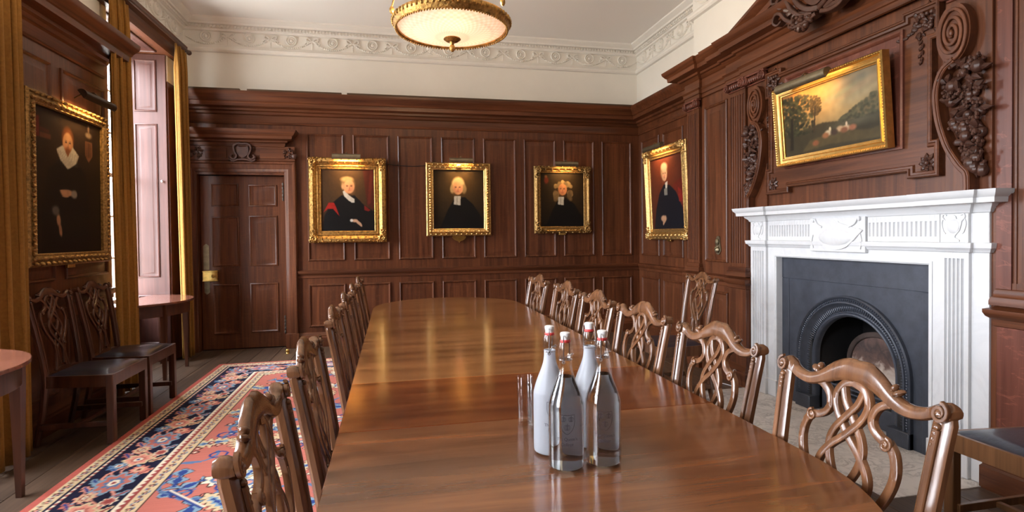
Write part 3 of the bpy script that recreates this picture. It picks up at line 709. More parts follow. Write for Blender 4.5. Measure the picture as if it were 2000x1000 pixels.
for s_, nm in ((1, 0), (-1, 1)):
    def mk(u, v, d, s_=s_): return mbreast(3.08+s_*u, v, d)       # u measured outwards from the centre of the breast
    cn = MB()
    disc = [(.788+.088*math.cos(2*PI*k/32), 2.272+.150*math.sin(2*PI*k/32)) for k in range(32)]
    cn.prism(disc, .02, .075, mk)
    cn.ribbon(spiral(.788, 2.272, .080, .140, 3.1, -1, -PI/2-.3, .10), .017, .016, mk, .074)
    cn.mblob(mk, .788, 2.272, .085, .012, .02, .012)
    bp = catmull([(.80, 2.135), (.745, 2.10), (.712, 2.03), (.705, 1.95), (.722, 1.83), (.765, 1.70), (.825, 1.60), (.862, 1.555), (.868, 1.50), (.868, 1.468)], 7)
    cn.ribbon(bp, .034, .075, mk, .018); cn.ribbon(bp, .012, .010, mk, .088)
    cn.build('scroll_console', OAK_V, om, world=True)
    ga = MB(); rnd = random.Random(11)
    for k in range(120):
        z = 2.125-.56*(k/119); inner = .735 if z > 1.9 else .735+(1.9-z)*.42
        u = rnd.uniform(inner, .915); kind = rnd.random()
        if kind < .38: r_ = rnd.uniform(.016, .032); ga.mblob(mk, u, z, .035+rnd.uniform(0, .035), r_, r_*1.1, r_, 0, 9, 6)
        elif kind < .55:
            for q in range(7): ga.mblob(mk, u+rnd.uniform(-.025, .025), z+rnd.uniform(-.022, .022), .05+rnd.uniform(0, .03), .010, .010, .010, 0, 6, 4)
        else: ga.leaf(mk, u, z, .04+rnd.uniform(0, .03), rnd.uniform(.045, .075), rnd.uniform(.022, .034), rnd.uniform(0, 2*PI), .02)
    ga.build('fruit_garland', OAK_CARVED, om, world=True)
    tv = MB()
    for k in range(16):
        z = 2.19-.019*k; tv.leaf(mk, .690+.012*math.sin(k*.9), z, .014, .034, .018, random.uniform(-3, 0), .012)
    tv.build('carved_tendril', OAK_CARVED, om, world=True)
# bell push on the narrow panel
bp_ = thing('bell_pull', 'small brass bell pull on the narrow oak panel beside the fireplace', 'bell pull', (2.85, 4.466, 1.164))
m = MB(); m.prism(catmull([(4.445, 1.235), (4.487, 1.235), (4.495, 1.18), (4.51, 1.12), (4.49, 1.085), (4.466, 1.075), (4.442, 1.085), (4.422, 1.12), (4.437, 1.18)], 4, True), .013, .020, mbreast); m.build('back_plate', BRASS_D, bp_, world=True)
m = MB(); m.mblob(mbreast, 4.466, 1.19, .03, .022, .03, .014); m.mblob(mbreast, 4.466, 1.118, .03, .03, .026, .018); m.tube([mbreast(4.45, 1.15, .03), mbreast(4.466, 1.13, .05), mbreast(4.482, 1.15, .03)], .005); m.build('handle', BRASS_D, bp_, world=True)
# ================================================================== marble mantelpiece
mp_ = thing('mantelpiece', 'white marble mantelpiece with fluted pilasters and carved urn tablet', 'mantelpiece', (2.86, 3.09, 0))
def W(m, name, par=mp_, mat=MARBLE, sm=30): return m.build(name, mat, par, world=True, smooth=sm)
lin_ = MB(); lin_.mbox(mbreast, 3.705, 3.815, 0, 1.083, -.055, .010); lin_.mbox(mbreast, 2.38, 2.475, 0, 1.083, -.055, .010); lin_.mbox(mbreast, 2.38, 3.815, 1.083, 1.375, -.055, .010)
lin_.mbox(mbreast, 2.158, 2.26, 0, 1.375, -.002, .012); lin_.mbox(mbreast, 3.97, 4.022, 0, 1.375, -.002, .004)
W(lin_, 'surround', sm=0)
W(MB().frame(2.452, 3.728, -.3, 1.103, [(0, .008), (0, .015), (.012, .017), (.018, .010)], mbreast), 'inner_moulding')
for a, b in ((3.80, 3.982), (2.244, 2.392)):
    p_ = W(fluted(MB(), mbreast, a, b, .13, 1.16, 5, .002, .030, .016, .02), 'pilaster')
    W(MB().mbox(mbreast, a-.008, b+.008, .006, .132, .0, .044, .003), 'base_block', p_)
W(MB().mbox(mbreast, 3.700, 3.792, .006, .132, .0, .022, .003), 'base_block'); W(MB().mbox(mbreast, 2.40, 2.48, .006, .132, .0, .022, .003), 'base_block'); W(MB().mbox(mbreast, 2.150, 2.236, .006, .132, -.002, .024, .003), 'base_block')
MPATH = [(XBR+.005, 3.986), (2.838, 3.986), (2.838, 3.797), (2.858, 3.797), (2.858, 2.394), (2.838, 2.394), (2.838, 2.240), (2.856, 2.240), (2.856, 2.155), (XBR+.005, 2.155)]
W(MB().sweep(MPATH, [(0, 1.156), (.008, 1.160), (.014, 1.172), (.026, 1.18), (.030, 1.20), (.030, 1.206), (0, 1.208)]), 'architrave_moulding')
W(MB().sweep(MPATH, [(0, 1.355), (.008, 1.36), (.012, 1.372), (.032, 1.39), (.038, 1.40), (.078, 1.404), (.080, 1.428), (.086, 1.434), (.098, 1.448), (.102, 1.466), (-.02, 1.468)]), 'shelf')
for a, b, n in ((3.335, 3.775, 16), (2.405, 2.862, 16)): W(fluted(MB(), mbreast, a, b, 1.208, 1.357, n, .002, .020, .012, .004), 'fluted_frieze')
def urn(cy, cz, s_, d, par, wide=False):
    m = MB()
    if wide:
        m.prism([(cy+u*s_, cz+v*s_) for u, v in catmull([(-.17, .03), (.17, .03), (.16, -.01), (.09, -.07), (.03, -.09), (-.03, -.09), (-.09, -.07), (-.16, -.01)], 3, True)], d, d+.010, mbreast)
        m.mblob(mbreast, cy, cz-.02*s_, d+.006, .13*s_, .05*s_, .016, 0, 16, 8)
        m.prism([(cy+u*s_, cz+v*s_) for u, v in ((-.15, .03), (.15, .03), (.03, .065), (.02, .075), (-.02, .075), (-.03, .065))], d, d+.006, mbreast)
        for q in (-1, 1):
            m.ribbon(catmull([(cy+q*.10*s_, cz+.04*s_), (cy+q*.14*s_, cz+.06*s_), (cy+q*.16*s_, cz+.09*s_), (cy+q*.175*s_, cz+.075*s_)], 5), .012, .012, mbreast, d)
            m.mblob(mbreast, cy+q*.17*s_, cz+.085*s_, d+.006, .012, .016, .012)
            m.ribbon(catmull([(cy+q*.175*s_, cz+.0), (cy+q*.185*s_, cz-.04*s_), (cy+q*.175*s_, cz-.085*s_)], 5), .008, .008, mbreast, d)
    else:
        pr = [(-.012, -.07), (.03, -.07), (.03, -.062), (.008, -.05), (.008, -.042), (.03, -.015), (.040, .02), (.042, .035), (.015, .042), (.012, .055), (0, .062)]
        P = [(u, v) for u, v in pr if u >= 0]; full = [(-u, v) for u, v in P]+[(u, v) for u, v in P[::-1]]
        m.prism([(cy+u*s_, cz+v*s_) for u, v in full], d, d+.006, mbreast); m.mblob(mbreast, cy, cz+.005*s_, d+.004, .034*s_, .036*s_, .010, 0, 12, 6)
        for q in (-1, 1): m.ribbon([(cy+q*u*s_, cz+v*s_) for u, v in catmull([(.038, .03), (.055, .05), (.05, .065), (.035, .06)], 5)], .006, .007, mbreast, d)
        for q in (-1, 1): m.ribbon([(cy+q*u*s_, cz+v*s_) for u, v in catmull([(.05, .05), (.06, .02), (.05, -.02), (.04, -.03)], 5)], .005, .005, mbreast, d)
    W(m, 'urn_relief', par)
tb_ = W(MB().mbox(mbreast, 2.868, 3.328, 1.138, 1.362, .002, .034, .002), 'tablet'); urn(3.098, 1.255, 1.12, .034, tb_, True)
for a, b in ((3.80, 3.982), (2.246, 2.392)):
    bl = W(MB().mbox(mbreast, a, b, 1.206, 1.360, .0, .031, .001), 'frieze_block'); urn((a+b)/2, 1.285, 1.05, .031, bl)
W(MB().mbox(mbreast, 2.160, 2.246, 1.206, 1.36, 0, .014), 'frieze_block')
# ================================================================== cast-iron insert and hearth
hs = MB().box(2.27, 2.93, 2.165, 4.0, -.018, .005, .002); hs.box(2.93, 3.4, FO0+.01, FO1-.01, -.018, .004); hs = tag(hs.build('hearth_slab', MARBLE_H, smooth=0), 'grey veined marble hearth slab set into the floor before the fireplace', 'hearth')
fi = thing('fireplace_insert', 'dark cast-iron arched fireplace insert inside the marble surround', 'fireplace insert', (2.93, 3.09, 0))
XI = 2.915
def mi(u, v, d): return (XI-d, u, v)
YC, AO, AI, ZS = 3.075, .462, .320, .385
def arch(r, n=36, yc=YC, z0=.004):
    p = [(yc+r, z0), (yc+r, ZS*.5)]
    return p+[(yc+r*math.cos(PI*k/n), ZS+r*math.sin(PI*k/n)) for k in range(n+1)]+[(yc-r, ZS*.5), (yc-r, z0)]
ap = arch(AO)
fp = MB().prism([(FO1-.012, .004), (FO1-.012, 1.085), (FO0+.008, 1.085), (FO0+.008, .004)]+ap[::-1], -.01, 0, mi).build('face_plate', IRON, fi, world=True, smooth=0)
MB().mbox(mi, FO0+.01, FO1-.014, .925, 1.08, 0, .005, .002).build('header_plate', IRON, fi, world=True); 
for a, b in ((FO0+.01, FO0+.085), (FO1-.088, FO1-.014)): MB().mbox(mi, a, b, .004, .922, 0, .004, .002).build('side_plate', IRON, fi, world=True)
am = MB(); PRF = [(0, -.004), (0, .022), (.008, .030), (.016, .022), (.020, .012), (.036, .012), (.040, .022), (.048, .024), (.056, .010), (.075, -.018), (.10, -.030), (.112, -.026), (.118, -.014), (.128, -.012), (.135, -.018), (.142, -.03), (.142, -.06)]
A0 = arch(1.0); vs_ = []; k = len(PRF)
for idx in range(len(ap)):
    for ins, d in PRF:
        q = arch(AO-ins)[idx]; vs_.append(mi(q[0], q[1], d))
am.add(vs_, [(i*k+j, i*k+j+1, (i+1)*k+j+1, (i+1)*k+j) for i in range(len(ap)-1) for j in range(k-1)])
am.build('arch_moulding', IRON, fi, world=True, smooth=40, recalc=False)
rb = MB()
def along(r, step):
    out = []; L = ZS
    z = .11
    while z < ZS: out.append((YC+r, z, 0)); z += step
    n = int(PI*r/step)
    for q in range(n+1): a = PI*q/n; out.append((YC+r*math.cos(a), ZS+r*math.sin(a), a))
    z = ZS-step
    while z > .11: out.append((YC-r, z, PI)); z -= step
    return out
for y, z, a in along(AO-.082, .0165): rb.mblob(mi, y, z, -.020, .026, .0065, .008, a, 6, 4)
for y, z, a in along(AO-.028, .0165): rb.mblob(mi, y, z, .012, .0095, .006, .010, a+.6, 6, 4)
r_ = rb.build('gadrooned_ribs', IRON, fi, world=True); r_['kind'] = 'stuff'
for s_ in (-1, 1): MB().mbox(mi, YC+s_*AO+(-.005 if s_ > 0 else -.150+.155-.005), YC+s_*(AO-.150)+(0 if s_ > 0 else 0), .004, .10, -.05, .034, .004).build('foot_block', IRON, fi, world=True)
fb = MB(); fb.box(3.36, 3.40, FO0+.05, FO1-.05, 0, 1.0); fb.box(2.93, 3.38, YC+AI+.02, YC+AI+.06, 0, 1.0); fb.box(2.93, 3.38, YC-AI-.06, YC-AI-.02, 0, 1.0); fb.box(2.93, 3.38, YC-AI-.05, YC+AI+.05, .90, .95)
fb.build('firebox', IRON_D, fi, world=True, smooth=0)
def mfb(u, v, d): return (3.20-d, u, v)
hb = [(3.09+.235*math.cos(PI*q/20), .36+.215*math.sin(PI*q/20)) for q in range(21)]
def fireback_mat():
    m_, t, b = newmat('stained_fireback'); g = N(t, 'ShaderNodeNewGeometry'); sx = N(t, 'ShaderNodeSeparateXYZ'); t.links.new(g.outputs['Position'], sx.inputs[0])
    n = noise(t, g.outputs['Position'], 9, 6, .65, .8); ad = N(t, 'ShaderNodeMath', operation='MULTIPLY_ADD'); ad.inputs[1].default_value = .28; t.links.new(n.outputs['Fac'], ad.inputs[0]); t.links.new(sx.outputs['Z'], ad.inputs[2])
    r = ramp(t, [(.42, (.50, .43, .37)), (.50, (.34, .26, .21)), (.545, (.11, .06, .045)), (.62, (.05, .032, .028)), (.72, (.16, .09, .07))]); t.links.new(ad.outputs[0], r.inputs[0]); t.links.new(r.outputs[0], b.inputs['Base Color'])
    b.inputs['Roughness'].default_value = .85; bump(t, b, n.outputs['Fac'], .5, .02); return m_
MB().prism([(3.325, .06)]+hb+[(2.855, .06)], 0, .04, mfb).build('fireback', fireback_mat(), fi, world=True)
MB().ribbon(hb, .035, .055, mfb, .0).build('fireback_rim', BRICK, fi, world=True)
MB().ribbon(catmull([(2.88, .245), (2.96, .258), (3.05, .242), (3.14, .255), (3.23, .24), (3.30, .25)], 5), .022, .06, mfb).build('fireback_ledge', FIRECLAY, fi, world=True)
gr = thing('fire_grate', 'iron fire grate with front bars standing inside the fireplace', 'grate', (3.06, 3.08, .006))
m = MB().box(2.985, 3.01, 2.80, 3.36, .02, .15, .004); g0 = m.build('ash_front', IRON, gr, world=True)
for z in (.175, .205): MB().tube([(2.995, 2.79, z), (2.995, 3.37, z)], .008, 8).build('bar', IRON, gr, world=True)
for y in (2.80, 3.36): MB().box(2.975, 3.02, y-.02, y+.02, .006, .24, .006).build('post', IRON, gr, world=True)
MB().box(3.01, 3.135, 2.80, 3.36, .135, .15).build('tray', IRON_D, gr, world=True, smooth=0)
rc = random.Random(3)
for q in range(10):
    y = 2.85+.46*(q % 5)/4+rc.uniform(-.015, .015); x = 3.052+.046*(q//5); r_ = rc.uniform(.028, .034); z = .153+r_*.92
    c = MB(); c.blob((0, 0, 0), (r_, r_*1.1, r_*.8), 8, 6)
    c.v = [(a*rc.uniform(.85, 1.12), b*rc.uniform(.85, 1.12), e*rc.uniform(.9, 1.1)) for a, b, e in c.v]
    c = c.build('coal', COALM, smooth=0); c.location = (x, y, z); tag(c, 'rough dark lump of coal lying in the fire grate', 'coal', 'coals in the fire grate')
# ================================================================== rug
def grid_mesh(name, xs, ys, z, cols, mat, parent=None, mapper=None):
    nx, ny = len(xs), len(ys); X, Y = np.meshgrid(xs, ys)
    co = np.stack([X.ravel(), Y.ravel(), np.full(nx*ny, z)], 1) if mapper is None else np.array([mapper(a, b) for a, b in zip(X.ravel(), Y.ravel())])
    i = np.arange(nx*ny).reshape(ny, nx); q = np.stack([i[:-1, :-1], i[:-1, 1:], i[1:, 1:], i[1:, :-1]], -1).reshape(-1, 4)
    me = bpy.data.meshes.new(name); me.vertices.add(len(co)); me.vertices.foreach_set('co', co.ravel())
    me.loops.add(q.size); me.loops.foreach_set('vertex_index', q.ravel()); me.polygons.add(len(q)); me.polygons.foreach_set('loop_start', np.arange(0, q.size, 4))
    me.update(); a = me.color_attributes.new('Col', 'FLOAT_COLOR', 'POINT')
    c4 = np.ones((nx*ny, 4), np.float32); c4[:, :3] = cols.reshape(-1, 3); a.data.foreach_set('color', c4.ravel())
    me.validate(); me.materials.append(mat); o = bpy.data.objects.new(name, me); COL.objects.link(o)
    if parent: o.parent = parent
    return o
RX0, RX1, RY0, RY1 = -1.715, 1.55, -.35, 6.0
C = {k: np.array(lin(v)) for k, v in dict(red=(180, 90, 78), salmon=(192, 112, 98), cream=(214, 190, 150), ivory=(232, 220, 196), navy=(22, 22, 48), blue=(92, 122, 160), sky=(130, 160, 180), pink=(222, 150, 130), dark=(52, 30, 30), royal=(42, 66, 130), rose=(156, 72, 68)).items()}
def rug_colors(xs, ys):
    X, Y = np.meshgrid(xs, ys); sh_ = X.shape
    dl = np.minimum(X-RX0, RX1-X); db = np.minimum(Y-RY0, RY1-Y)
    horiz = db < dl                       # border running along x (the ends)
    D = np.where(horiz, db, dl); A = np.where(horiz, X+7.13, Y+3.3)     # distance from the edge and place along it
    out = np.empty(sh_+(3,)); out[:] = C['salmon']
    def put(mask, col): out[mask] = C[col]
    rs = np.random.RandomState(4)
    def band(a, b): return (D >= a) & (D < b)
    def motif_row(a, b, per, fn):
        m = band(a, b); t = ((A/per) % 1-.5)*per; s = D-(a+b)/2; fn(m, t, s, np.floor(A/per))
    put(band(0, .038), 'red')
    def guard(m, t, s, k):
        put(m, 'cream')
        r = np.hypot(t-.012, s*1.1); a = np.arctan2(s, t-.012); put(m & (r < .017*(1+.35*np.cos(5*a))), 'dark'); put(m & (r < .008), 'pink')
        r2 = np.hypot(t+.030, s*1.3+.004); put(m & (r2 < .011) & (r2 > .006), 'dark'); put(m & (r2 <= .006), 'rose')
        put(m & (np.abs(s-.016*np.sin(t*70)) < .0028), 'blue')
    motif_row(.038, .104, .085, guard)
    def zig(m, t, s, k):
        put(m, 'ivory'); tri = np.abs(t)/.022; put(m & ((s+.010)/.02 > tri*1.0), 'rose'); put(m & ((s+.010)/.02 < tri-.75), 'royal')
    for a in (.104, .419):
        put(band(a, a+.009), 'navy' if a < .2 else 'ivory'); motif_row(a+.009, a+.031, .044, zig); put(band(a+.031, a+.042), 'navy' if a < .2 else 'rose'); put(band(a+.034, a+.038), 'pink')
    m = band(.146, .419); put(m, 'navy'); per = .62
    t = ((A/per) % 1-.5)*per; s = D-.2825
    def pal(cx, cs, rx, ry, ck, flip=1):
        u = (t-cx+per/2) % per-per/2; r = np.hypot(u/rx, (s-cs)/ry); a = np.arctan2((s-cs)/ry, u/rx)
        w_ = 1+.16*np.cos(8*a)
        put(m & (r < 1.0*w_), ck[0]); put(m & (r < .80*w_), ck[1]); put(m & (r < .50*w_), ck[2]); put(m & (r < .30), ck[3]); put(m & (r < .14), ck[4])
    vine = .075*np.sin(2*PI*A/per)
    for off, col in ((0, 'pink'), (.31, 'sky')):
        v2 = .085*np.sin(2*PI*(A+off)/per*1.0+.6); put(m & (np.abs(s-v2) < .008), col); put(m & (np.abs(s-v2*.3-.05*np.cos(4*PI*A/per)) < .006), 'pink')
    for kx in range(7):
        cx = per*kx/7+.03; cs = .095*(1 if kx % 2 else -1); u = (t-cx+per/2) % per-per/2
        a = .6*(1 if kx % 2 else -1); p = u*math.cos(a)+(s-cs)*math.sin(a); q = -u*math.sin(a)+(s-cs)*math.cos(a)
        lf = np.abs(q) < .022*(1-(p/.055)**2)*(1+.3*np.cos(p*160)); put(m & lf & (np.abs(p) < .055), ['sky', 'pink', 'blue', 'cream', 'salmon', 'sky', 'pink'][kx]); put(m & lf & (np.abs(q) < .007) & (np.abs(p) < .04), 'rose' if kx % 2 else 'royal')
    pal(0, 0, .125, .085, ['sky', 'salmon', 'blue', 'ivory', 'rose']); pal(per/2, -.01, .085, .075, ['cream', 'pink', 'salmon', 'ivory', 'royal'])
    pal(per/4, .055, .05, .045, ['salmon', 'pink', 'cream', 'rose', 'navy']); pal(-per/4, -.055, .055, .045, ['pink', 'cream', 'rose', 'ivory', 'navy'])
    pal(per*.38, -.075, .04, .035, ['sky', 'blue', 'ivory', 'rose', 'rose']); pal(-per*.36, .075, .045, .035, ['ivory', 'salmon', 'rose', 'rose', 'rose'])
    motif_row(.461, .528, .085, guard); put(band(.528, .535), 'dark')
    f = D >= .535                          # field: big serrated leaves, palmettes and stems on salmon
    put(f, 'salmon')
    fx = X-RX0; fy = Y-RY0
    for k in range(520):
        cx = .55+rs.rand()*1.7; cy = .5+rs.rand()*5.4; u, v_ = X-RX0-cx, Y-RY0-cy
        ang = rs.rand()*6.28; p = u*math.cos(ang)+v_*math.sin(ang); q = -u*math.sin(ang)+v_*math.cos(ang); kind = k % 5
        near = f & (np.abs(u) < .3) & (np.abs(v_) < .3)
        if kind == 0:
            L_ = .10+.07*rs.rand(); e = L_*.42*(1-(p/L_)**2)*(1+.35*np.sin(p*150)); mk_ = near & (np.abs(q) < e) & (np.abs(p) < L_)
            put(near & (np.abs(q) < e+.008) & (np.abs(p) < L_+.008), 'dark'); put(mk_, 'cream'); put(near & (np.abs(q) < e*.4) & (np.abs(p) < L_*.6), 'sky'); put(near & (np.abs(q) < e*.15) & (np.abs(p) < L_*.4), 'royal')
        elif kind == 1:
            r = np.hypot(p, q); a = np.arctan2(q, p); put(near & (r < .075*(1+.25*np.cos(7*a))), 'dark'); put(near & (r < .066*(1+.25*np.cos(7*a))), 'ivory'); put(near & (r < .04), 'blue'); put(near & (r < .022), 'pink')
        elif kind == 2:
            arc_ = np.abs(np.hypot(p, q)-.11) < .009; put(near & arc_ & (p > -.02), 'blue')
            arc_ = np.abs(np.hypot(p-.05, q-.11)-.045) < .007; put(near & arc_, 'royal')
        elif kind == 3:
            e = .035*(1+.6*np.sin(p*60)); put(near & (np.abs(q) < e) & (np.abs(p) < .13), 'dark'); put(near & (np.abs(q) < e-.006) & (np.abs(p) < .124), 'sky'); put(near & (np.abs(q) < e*.4) & (np.abs(p) < .11), 'royal')
        else:
            r = np.hypot(p, q); put(near & (r < .024), 'dark'); put(near & (r < .016), 'salmon'); put(near & (r < .008), 'ivory')
    for k in range(9):                    # straight-sided stems of the corner pieces
        cx = .6+rs.rand()*2; cy = .5+rs.rand()*5.4; ang = .78 if k % 2 else -.78
        u, v_ = X-RX0-cx, Y-RY0-cy; p = u*math.cos(ang)+v_*math.sin(ang); q = -u*math.sin(ang)+v_*math.cos(ang)
        put(f & (np.abs(q) < .007) & (np.abs(p) < .16), 'royal'); put(f & (np.abs(q-.012) < .004) & (np.abs(p) < .16), 'ivory')
    ab = 1+.10*(np.random.RandomState(2).rand(sh_[0], 1)-.5)                       # yarn variation from row to row
    return out*ab[..., None]
xs = np.concatenate([np.arange(RX0, .1, .0075), np.arange(.1, RX1+.03, .03)]); xs[-1] = RX1
ys = np.concatenate([np.arange(RY0, 1.6, .03), np.arange(1.6, RY1+.0075, .0075)]); ys[-1] = RY1
rug = thing('persian_rug', 'patterned salmon and navy rug with cream guard stripes under the long table', 'rug', (0, 3, 0))
pile = grid_mesh('pile', xs, ys, .011, rug_colors(xs, ys), RUGM, rug); pile.location = (0, -3, 0)
MB().box(RX0, RX1, RY0, RY1, .0005, .0105).build('backing', plain('rug_backing', lin((190, 96, 82)), .95), rug, world=True, smooth=0)
fr = MB()
for k in range(430):
    x = RX0+.005+(RX1-RX0-.01)*k/429; s_ = random.uniform(-.004, .004); L = random.uniform(.03, .05)
    fr.add([(x-.003, RY1-.002, .010), (x+.003, RY1-.002, .010), (x+.003+s_, RY1+L, .002), (x-.003+s_, RY1+L, .002)], [(0, 1, 2, 3)])
f_ = fr.build('fringe', plain('fringe_cotton', (.66, .58, .46), .95), rug, world=True, smooth=0, recalc=False); f_['kind'] = 'stuff'
# ================================================================== dining table
TZ = .745; TX0, TX1 = -.153, .958; TR = (TX1-TX0)/2; TCX = (TX0+TX1)/2; TY0, TY1 = 1.12, 4.165
tb = thing('dining_table', 'very long polished mahogany dining table with rounded ends', 'dining table', (TCX, 2.65, 0))
def leafmesh(y0, y1, near=False, far=False):
    poly = []
    g = .0016
    if near: poly += [(TCX+TR*math.cos(PI+PI*k/40), TY0+TR*math.sin(PI+PI*k/40)) for k in range(41)]
    else: poly += [(TX0, y0+g), (TX1, y0+g)]
    if far: poly += [(TCX+TR*math.cos(PI*k/40), TY1+TR*math.sin(PI*k/40)) for k in range(41)]
    else: poly += [(TX1, y1-g), (TX0, y1-g)]
    n = len(poly); vs_ = []; cx, cy = TCX, (y0+y1)/2
    LV = [(.010, TZ-.028), (.0, TZ-.022), (0, TZ-.004), (.003, TZ)]
    for ins, z in LV:
        for (x, y) in poly:
            sx = (x-TCX)/TR; xx = x-ins*sx if abs(sx) > .999 or near or far else x
            yy = y
            if near and y < TY0: yy = y-ins*(y-TY0)/TR; xx = x-ins*(x-TCX)/TR
            if far and y > TY1: yy = y-ins*(y-TY1)/TR; xx = x-ins*(x-TCX)/TR
            vs_.append((xx, yy, z))
    fs = [(i*n+k, i*n+(k+1) % n, (i+1)*n+(k+1) % n, (i+1)*n+k) for i in range(len(LV)-1) for k in range(n)]+[tuple(range(n))[::-1], tuple((len(LV)-1)*n+k for k in range(n))]
    return MB().add(vs_, fs)
for y0, y1, nr, fr_, mt in ((.6, 1.536, True, False, TABLE_A), (1.536, 2.034, False, False, TABLE_R), (2.034, 3.10, False, False, TABLE_F), (3.10, 4.2, False, True, TABLE_F)):
    leafmesh(y0, y1, nr, fr_).build('table_leaf', mt, tb, world=True, smooth=25)
apx = []
pth = [(TCX+(TR-.10)*math.cos(PI+PI*k/24), TY0+(TR-.10)*math.sin(PI+PI*k/24)) for k in range(25)]+[(TCX+(TR-.10)*math.cos(PI*k/24), TY1+(TR-.10)*math.sin(PI*k/24)) for k in range(25)]
m = MB(); n = len(pth); vs_ = [(x, y, z) for z in (TZ-.115, TZ-.028) for x, y in pth]; m.add(vs_, [(k, (k+1) % n, n+(k+1) % n, n+k) for k in range(n)]); m.build('apron', MAHOG_S, tb, world=True, smooth=40)
for y in (1.0, 2.05, 3.1, 4.25):
    for x in (TCX-.08, TCX+.055):
        vs_ = [(x-a, y-b, z) for z, q in ((.011, .016), (TZ-.03, .032)) for a, b in ((q, q), (-q, q), (-q, -q), (q, -q))]
        MB().add(vs_, [(k, (k+1) % 4, 4+(k+1) % 4, 4+k) for k in range(4)]+[(3, 2, 1, 0), (4, 5, 6, 7)]).build('leg', MAHOG_S, tb, world=True, smooth=0)
# ================================================================== chairs
SEAT = .43
def lean(w_): return .080*(max(w_, 0)/.5)**1.25
def mch(u, w_, d): return (-.182-lean(w_)+d, u, SEAT+w_)
def make_chair(matw, name='dining_chair'):
    t_ = bpy.data.objects.new(name, None); COL.objects.link(t_); t_.empty_display_size = .1
    # seat: dished leather pad on a rectangular rail
    n = 14; vs_ = []; 
    def outline(x): return .198+(.245-.198)*(x+.20)/.41
    G = 11
    for i in range(G):
        for j in range(G):
            a, b = i/(G-1), j/(G-1); x = -.175+.372*a; y = (2*b-1)*(outline(x)-.012)
            e = (1-(2*a-1)**6)*(1-(2*b-1)**6); vs_.append((x, y, SEAT+.001+.022*e**.6))
    sm = MB().add(vs_, [(i*G+j, i*G+j+1, (i+1)*G+j+1, (i+1)*G+j) for i in range(G-1) for j in range(G-1)])
    sm.add([(-.175, -outline(-.175)+.012, SEAT-.01), (-.175, outline(-.175)-.012, SEAT-.01), (.197, outline(.197)-.012, SEAT-.01), (.197, -outline(.197)+.012, SEAT-.01)], [(0, 1, 2, 3)])
    sm.build('seat', LEATHER, t_, smooth=50)
    def quadbar(p, q, z0, z1, wd):
        dx, dy = q[0]-p[0], q[1]-p[1]; L = math.hypot(dx, dy); nx, ny = -dy/L*wd/2, dx/L*wd/2
        b = [(p[0]+nx, p[1]+ny), (q[0]+nx, q[1]+ny), (q[0]-nx, q[1]-ny), (p[0]-nx, p[1]-ny)]
        return MB().add([(x, y, z) for z in (z0, z1) for x, y in b], [(0, 1, 2, 3), (4, 5, 6, 7)]+[(k, (k+1) % 4, 4+(k+1) % 4, 4+k) for k in range(4)])
    quadbar((.198, -.236), (.198, .236), SEAT-.07, SEAT+.002, .024).build('seat_rail', matw, t_, smooth=0)
    quadbar((-.19, -.18), (-.19, .18), SEAT-.07, SEAT+.012, .03).build('seat_rail', matw, t_, smooth=0)
    for s_ in (-1, 1):
        quadbar((-.19, s_*.188), (.20, s_*.233), SEAT-.07, SEAT+.002, .024).build('seat_rail', matw, t_, smooth=0)
        MB().box(.168, .210, s_*.245-.021-.021*s_+.0, s_*.245+.021-.021*s_, .001, SEAT+.003, .003).build('leg', matw, t_)
        # rear leg and stile in one sweep
        st = [(-.245, s_*.178, .001, .034, .034), (-.205, s_*.182, .2, .036, .036), (-.184, s_*.186, SEAT-.05, .038, .040)]
        st += [(-.182-lean(w_), s_*(.187+.028*(w_/.5)), SEAT+w_, .036-.006*w_/.5, .043-.003*w_/.5) for w_ in (.02, .1, .2, .3, .4, .465)]
        st += [(-.182-lean(.482), s_*.2140, SEAT+.482, .025, .030), (-.182-lean(.494), s_*.2145, SEAT+.494, .008, .012)]
        m = MB(); vs_ = []; K = 8
        for x, y, z, tx, ty in st:
            for q in range(K):
                a = 2*PI*(q+.5)/K; c_, e_ = math.cos(a), math.sin(a)
                f_ = 1.0/max(abs(c_), abs(e_))**.75; vs_.append((x+tx/2*c_*f_, y+ty/2*e_*f_, z))
        m.add(vs_, [(i*K+q, i*K+(q+1) % K, (i+1)*K+(q+1) % K, (i+1)*K+q) for i in range(len(st)-1) for q in range(K)]+[tuple(range(K))[::-1], tuple((len(st)-1)*K+q for q in range(K))])
        so = m.build('stile', matw, t_, smooth=40)
        fl_ = MB().ribbon([(s_*(.187+.028*(w_/.5)), w_) for w_ in (.03, .1, .2, .3, .4, .455)], .014, .006, mch, .016); fl_.build('reeding', matw, so)
        MB().box(-.215, .19, s_*.200-.009, s_*.200+.009, .105, .138, .002).build('stretcher', matw, t_)
    MB().box(-.02, .0+.002, -.195, .195, .108, .132, .002).build('stretcher', matw, t_)
    # crest rail: serpentine with a raised middle and scrolled ears
    keys = [(0, .512, .027), (.03, .511, .028), (.065, .497, .026), (.10, .477, .020), (.135, .466, .0155), (.17, .470, .0145), (.195, .482, .016), (.212, .487, .019), (.224, .486, .016), (.231, .484, .008)]
    full = [(-a, b, c) for a, b, c in keys[:0:-1]]+keys; P = catmull(full, 4); vs_ = []; K = 10
    for u, w_, h in P:
        dp = .0145 if abs(u) < .19 else .0185
        for q in range(K):
            a = 2*PI*(q+.5)/K; c_, e_ = math.cos(a), math.sin(a); f_ = 1/max(abs(c_), abs(e_))**.7; vs_.append(mch(u, w_+h*c_*f_*.92, (dp-.003)*e_*f_))
    cr = MB().add(vs_, [(i*K+q, i*K+(q+1) % K, (i+1)*K+(q+1) % K, (i+1)*K+q) for i in range(len(P)-1) for q in range(K)]+[tuple(range(K))[::-1], tuple((len(P)-1)*K+q for q in range(K))])
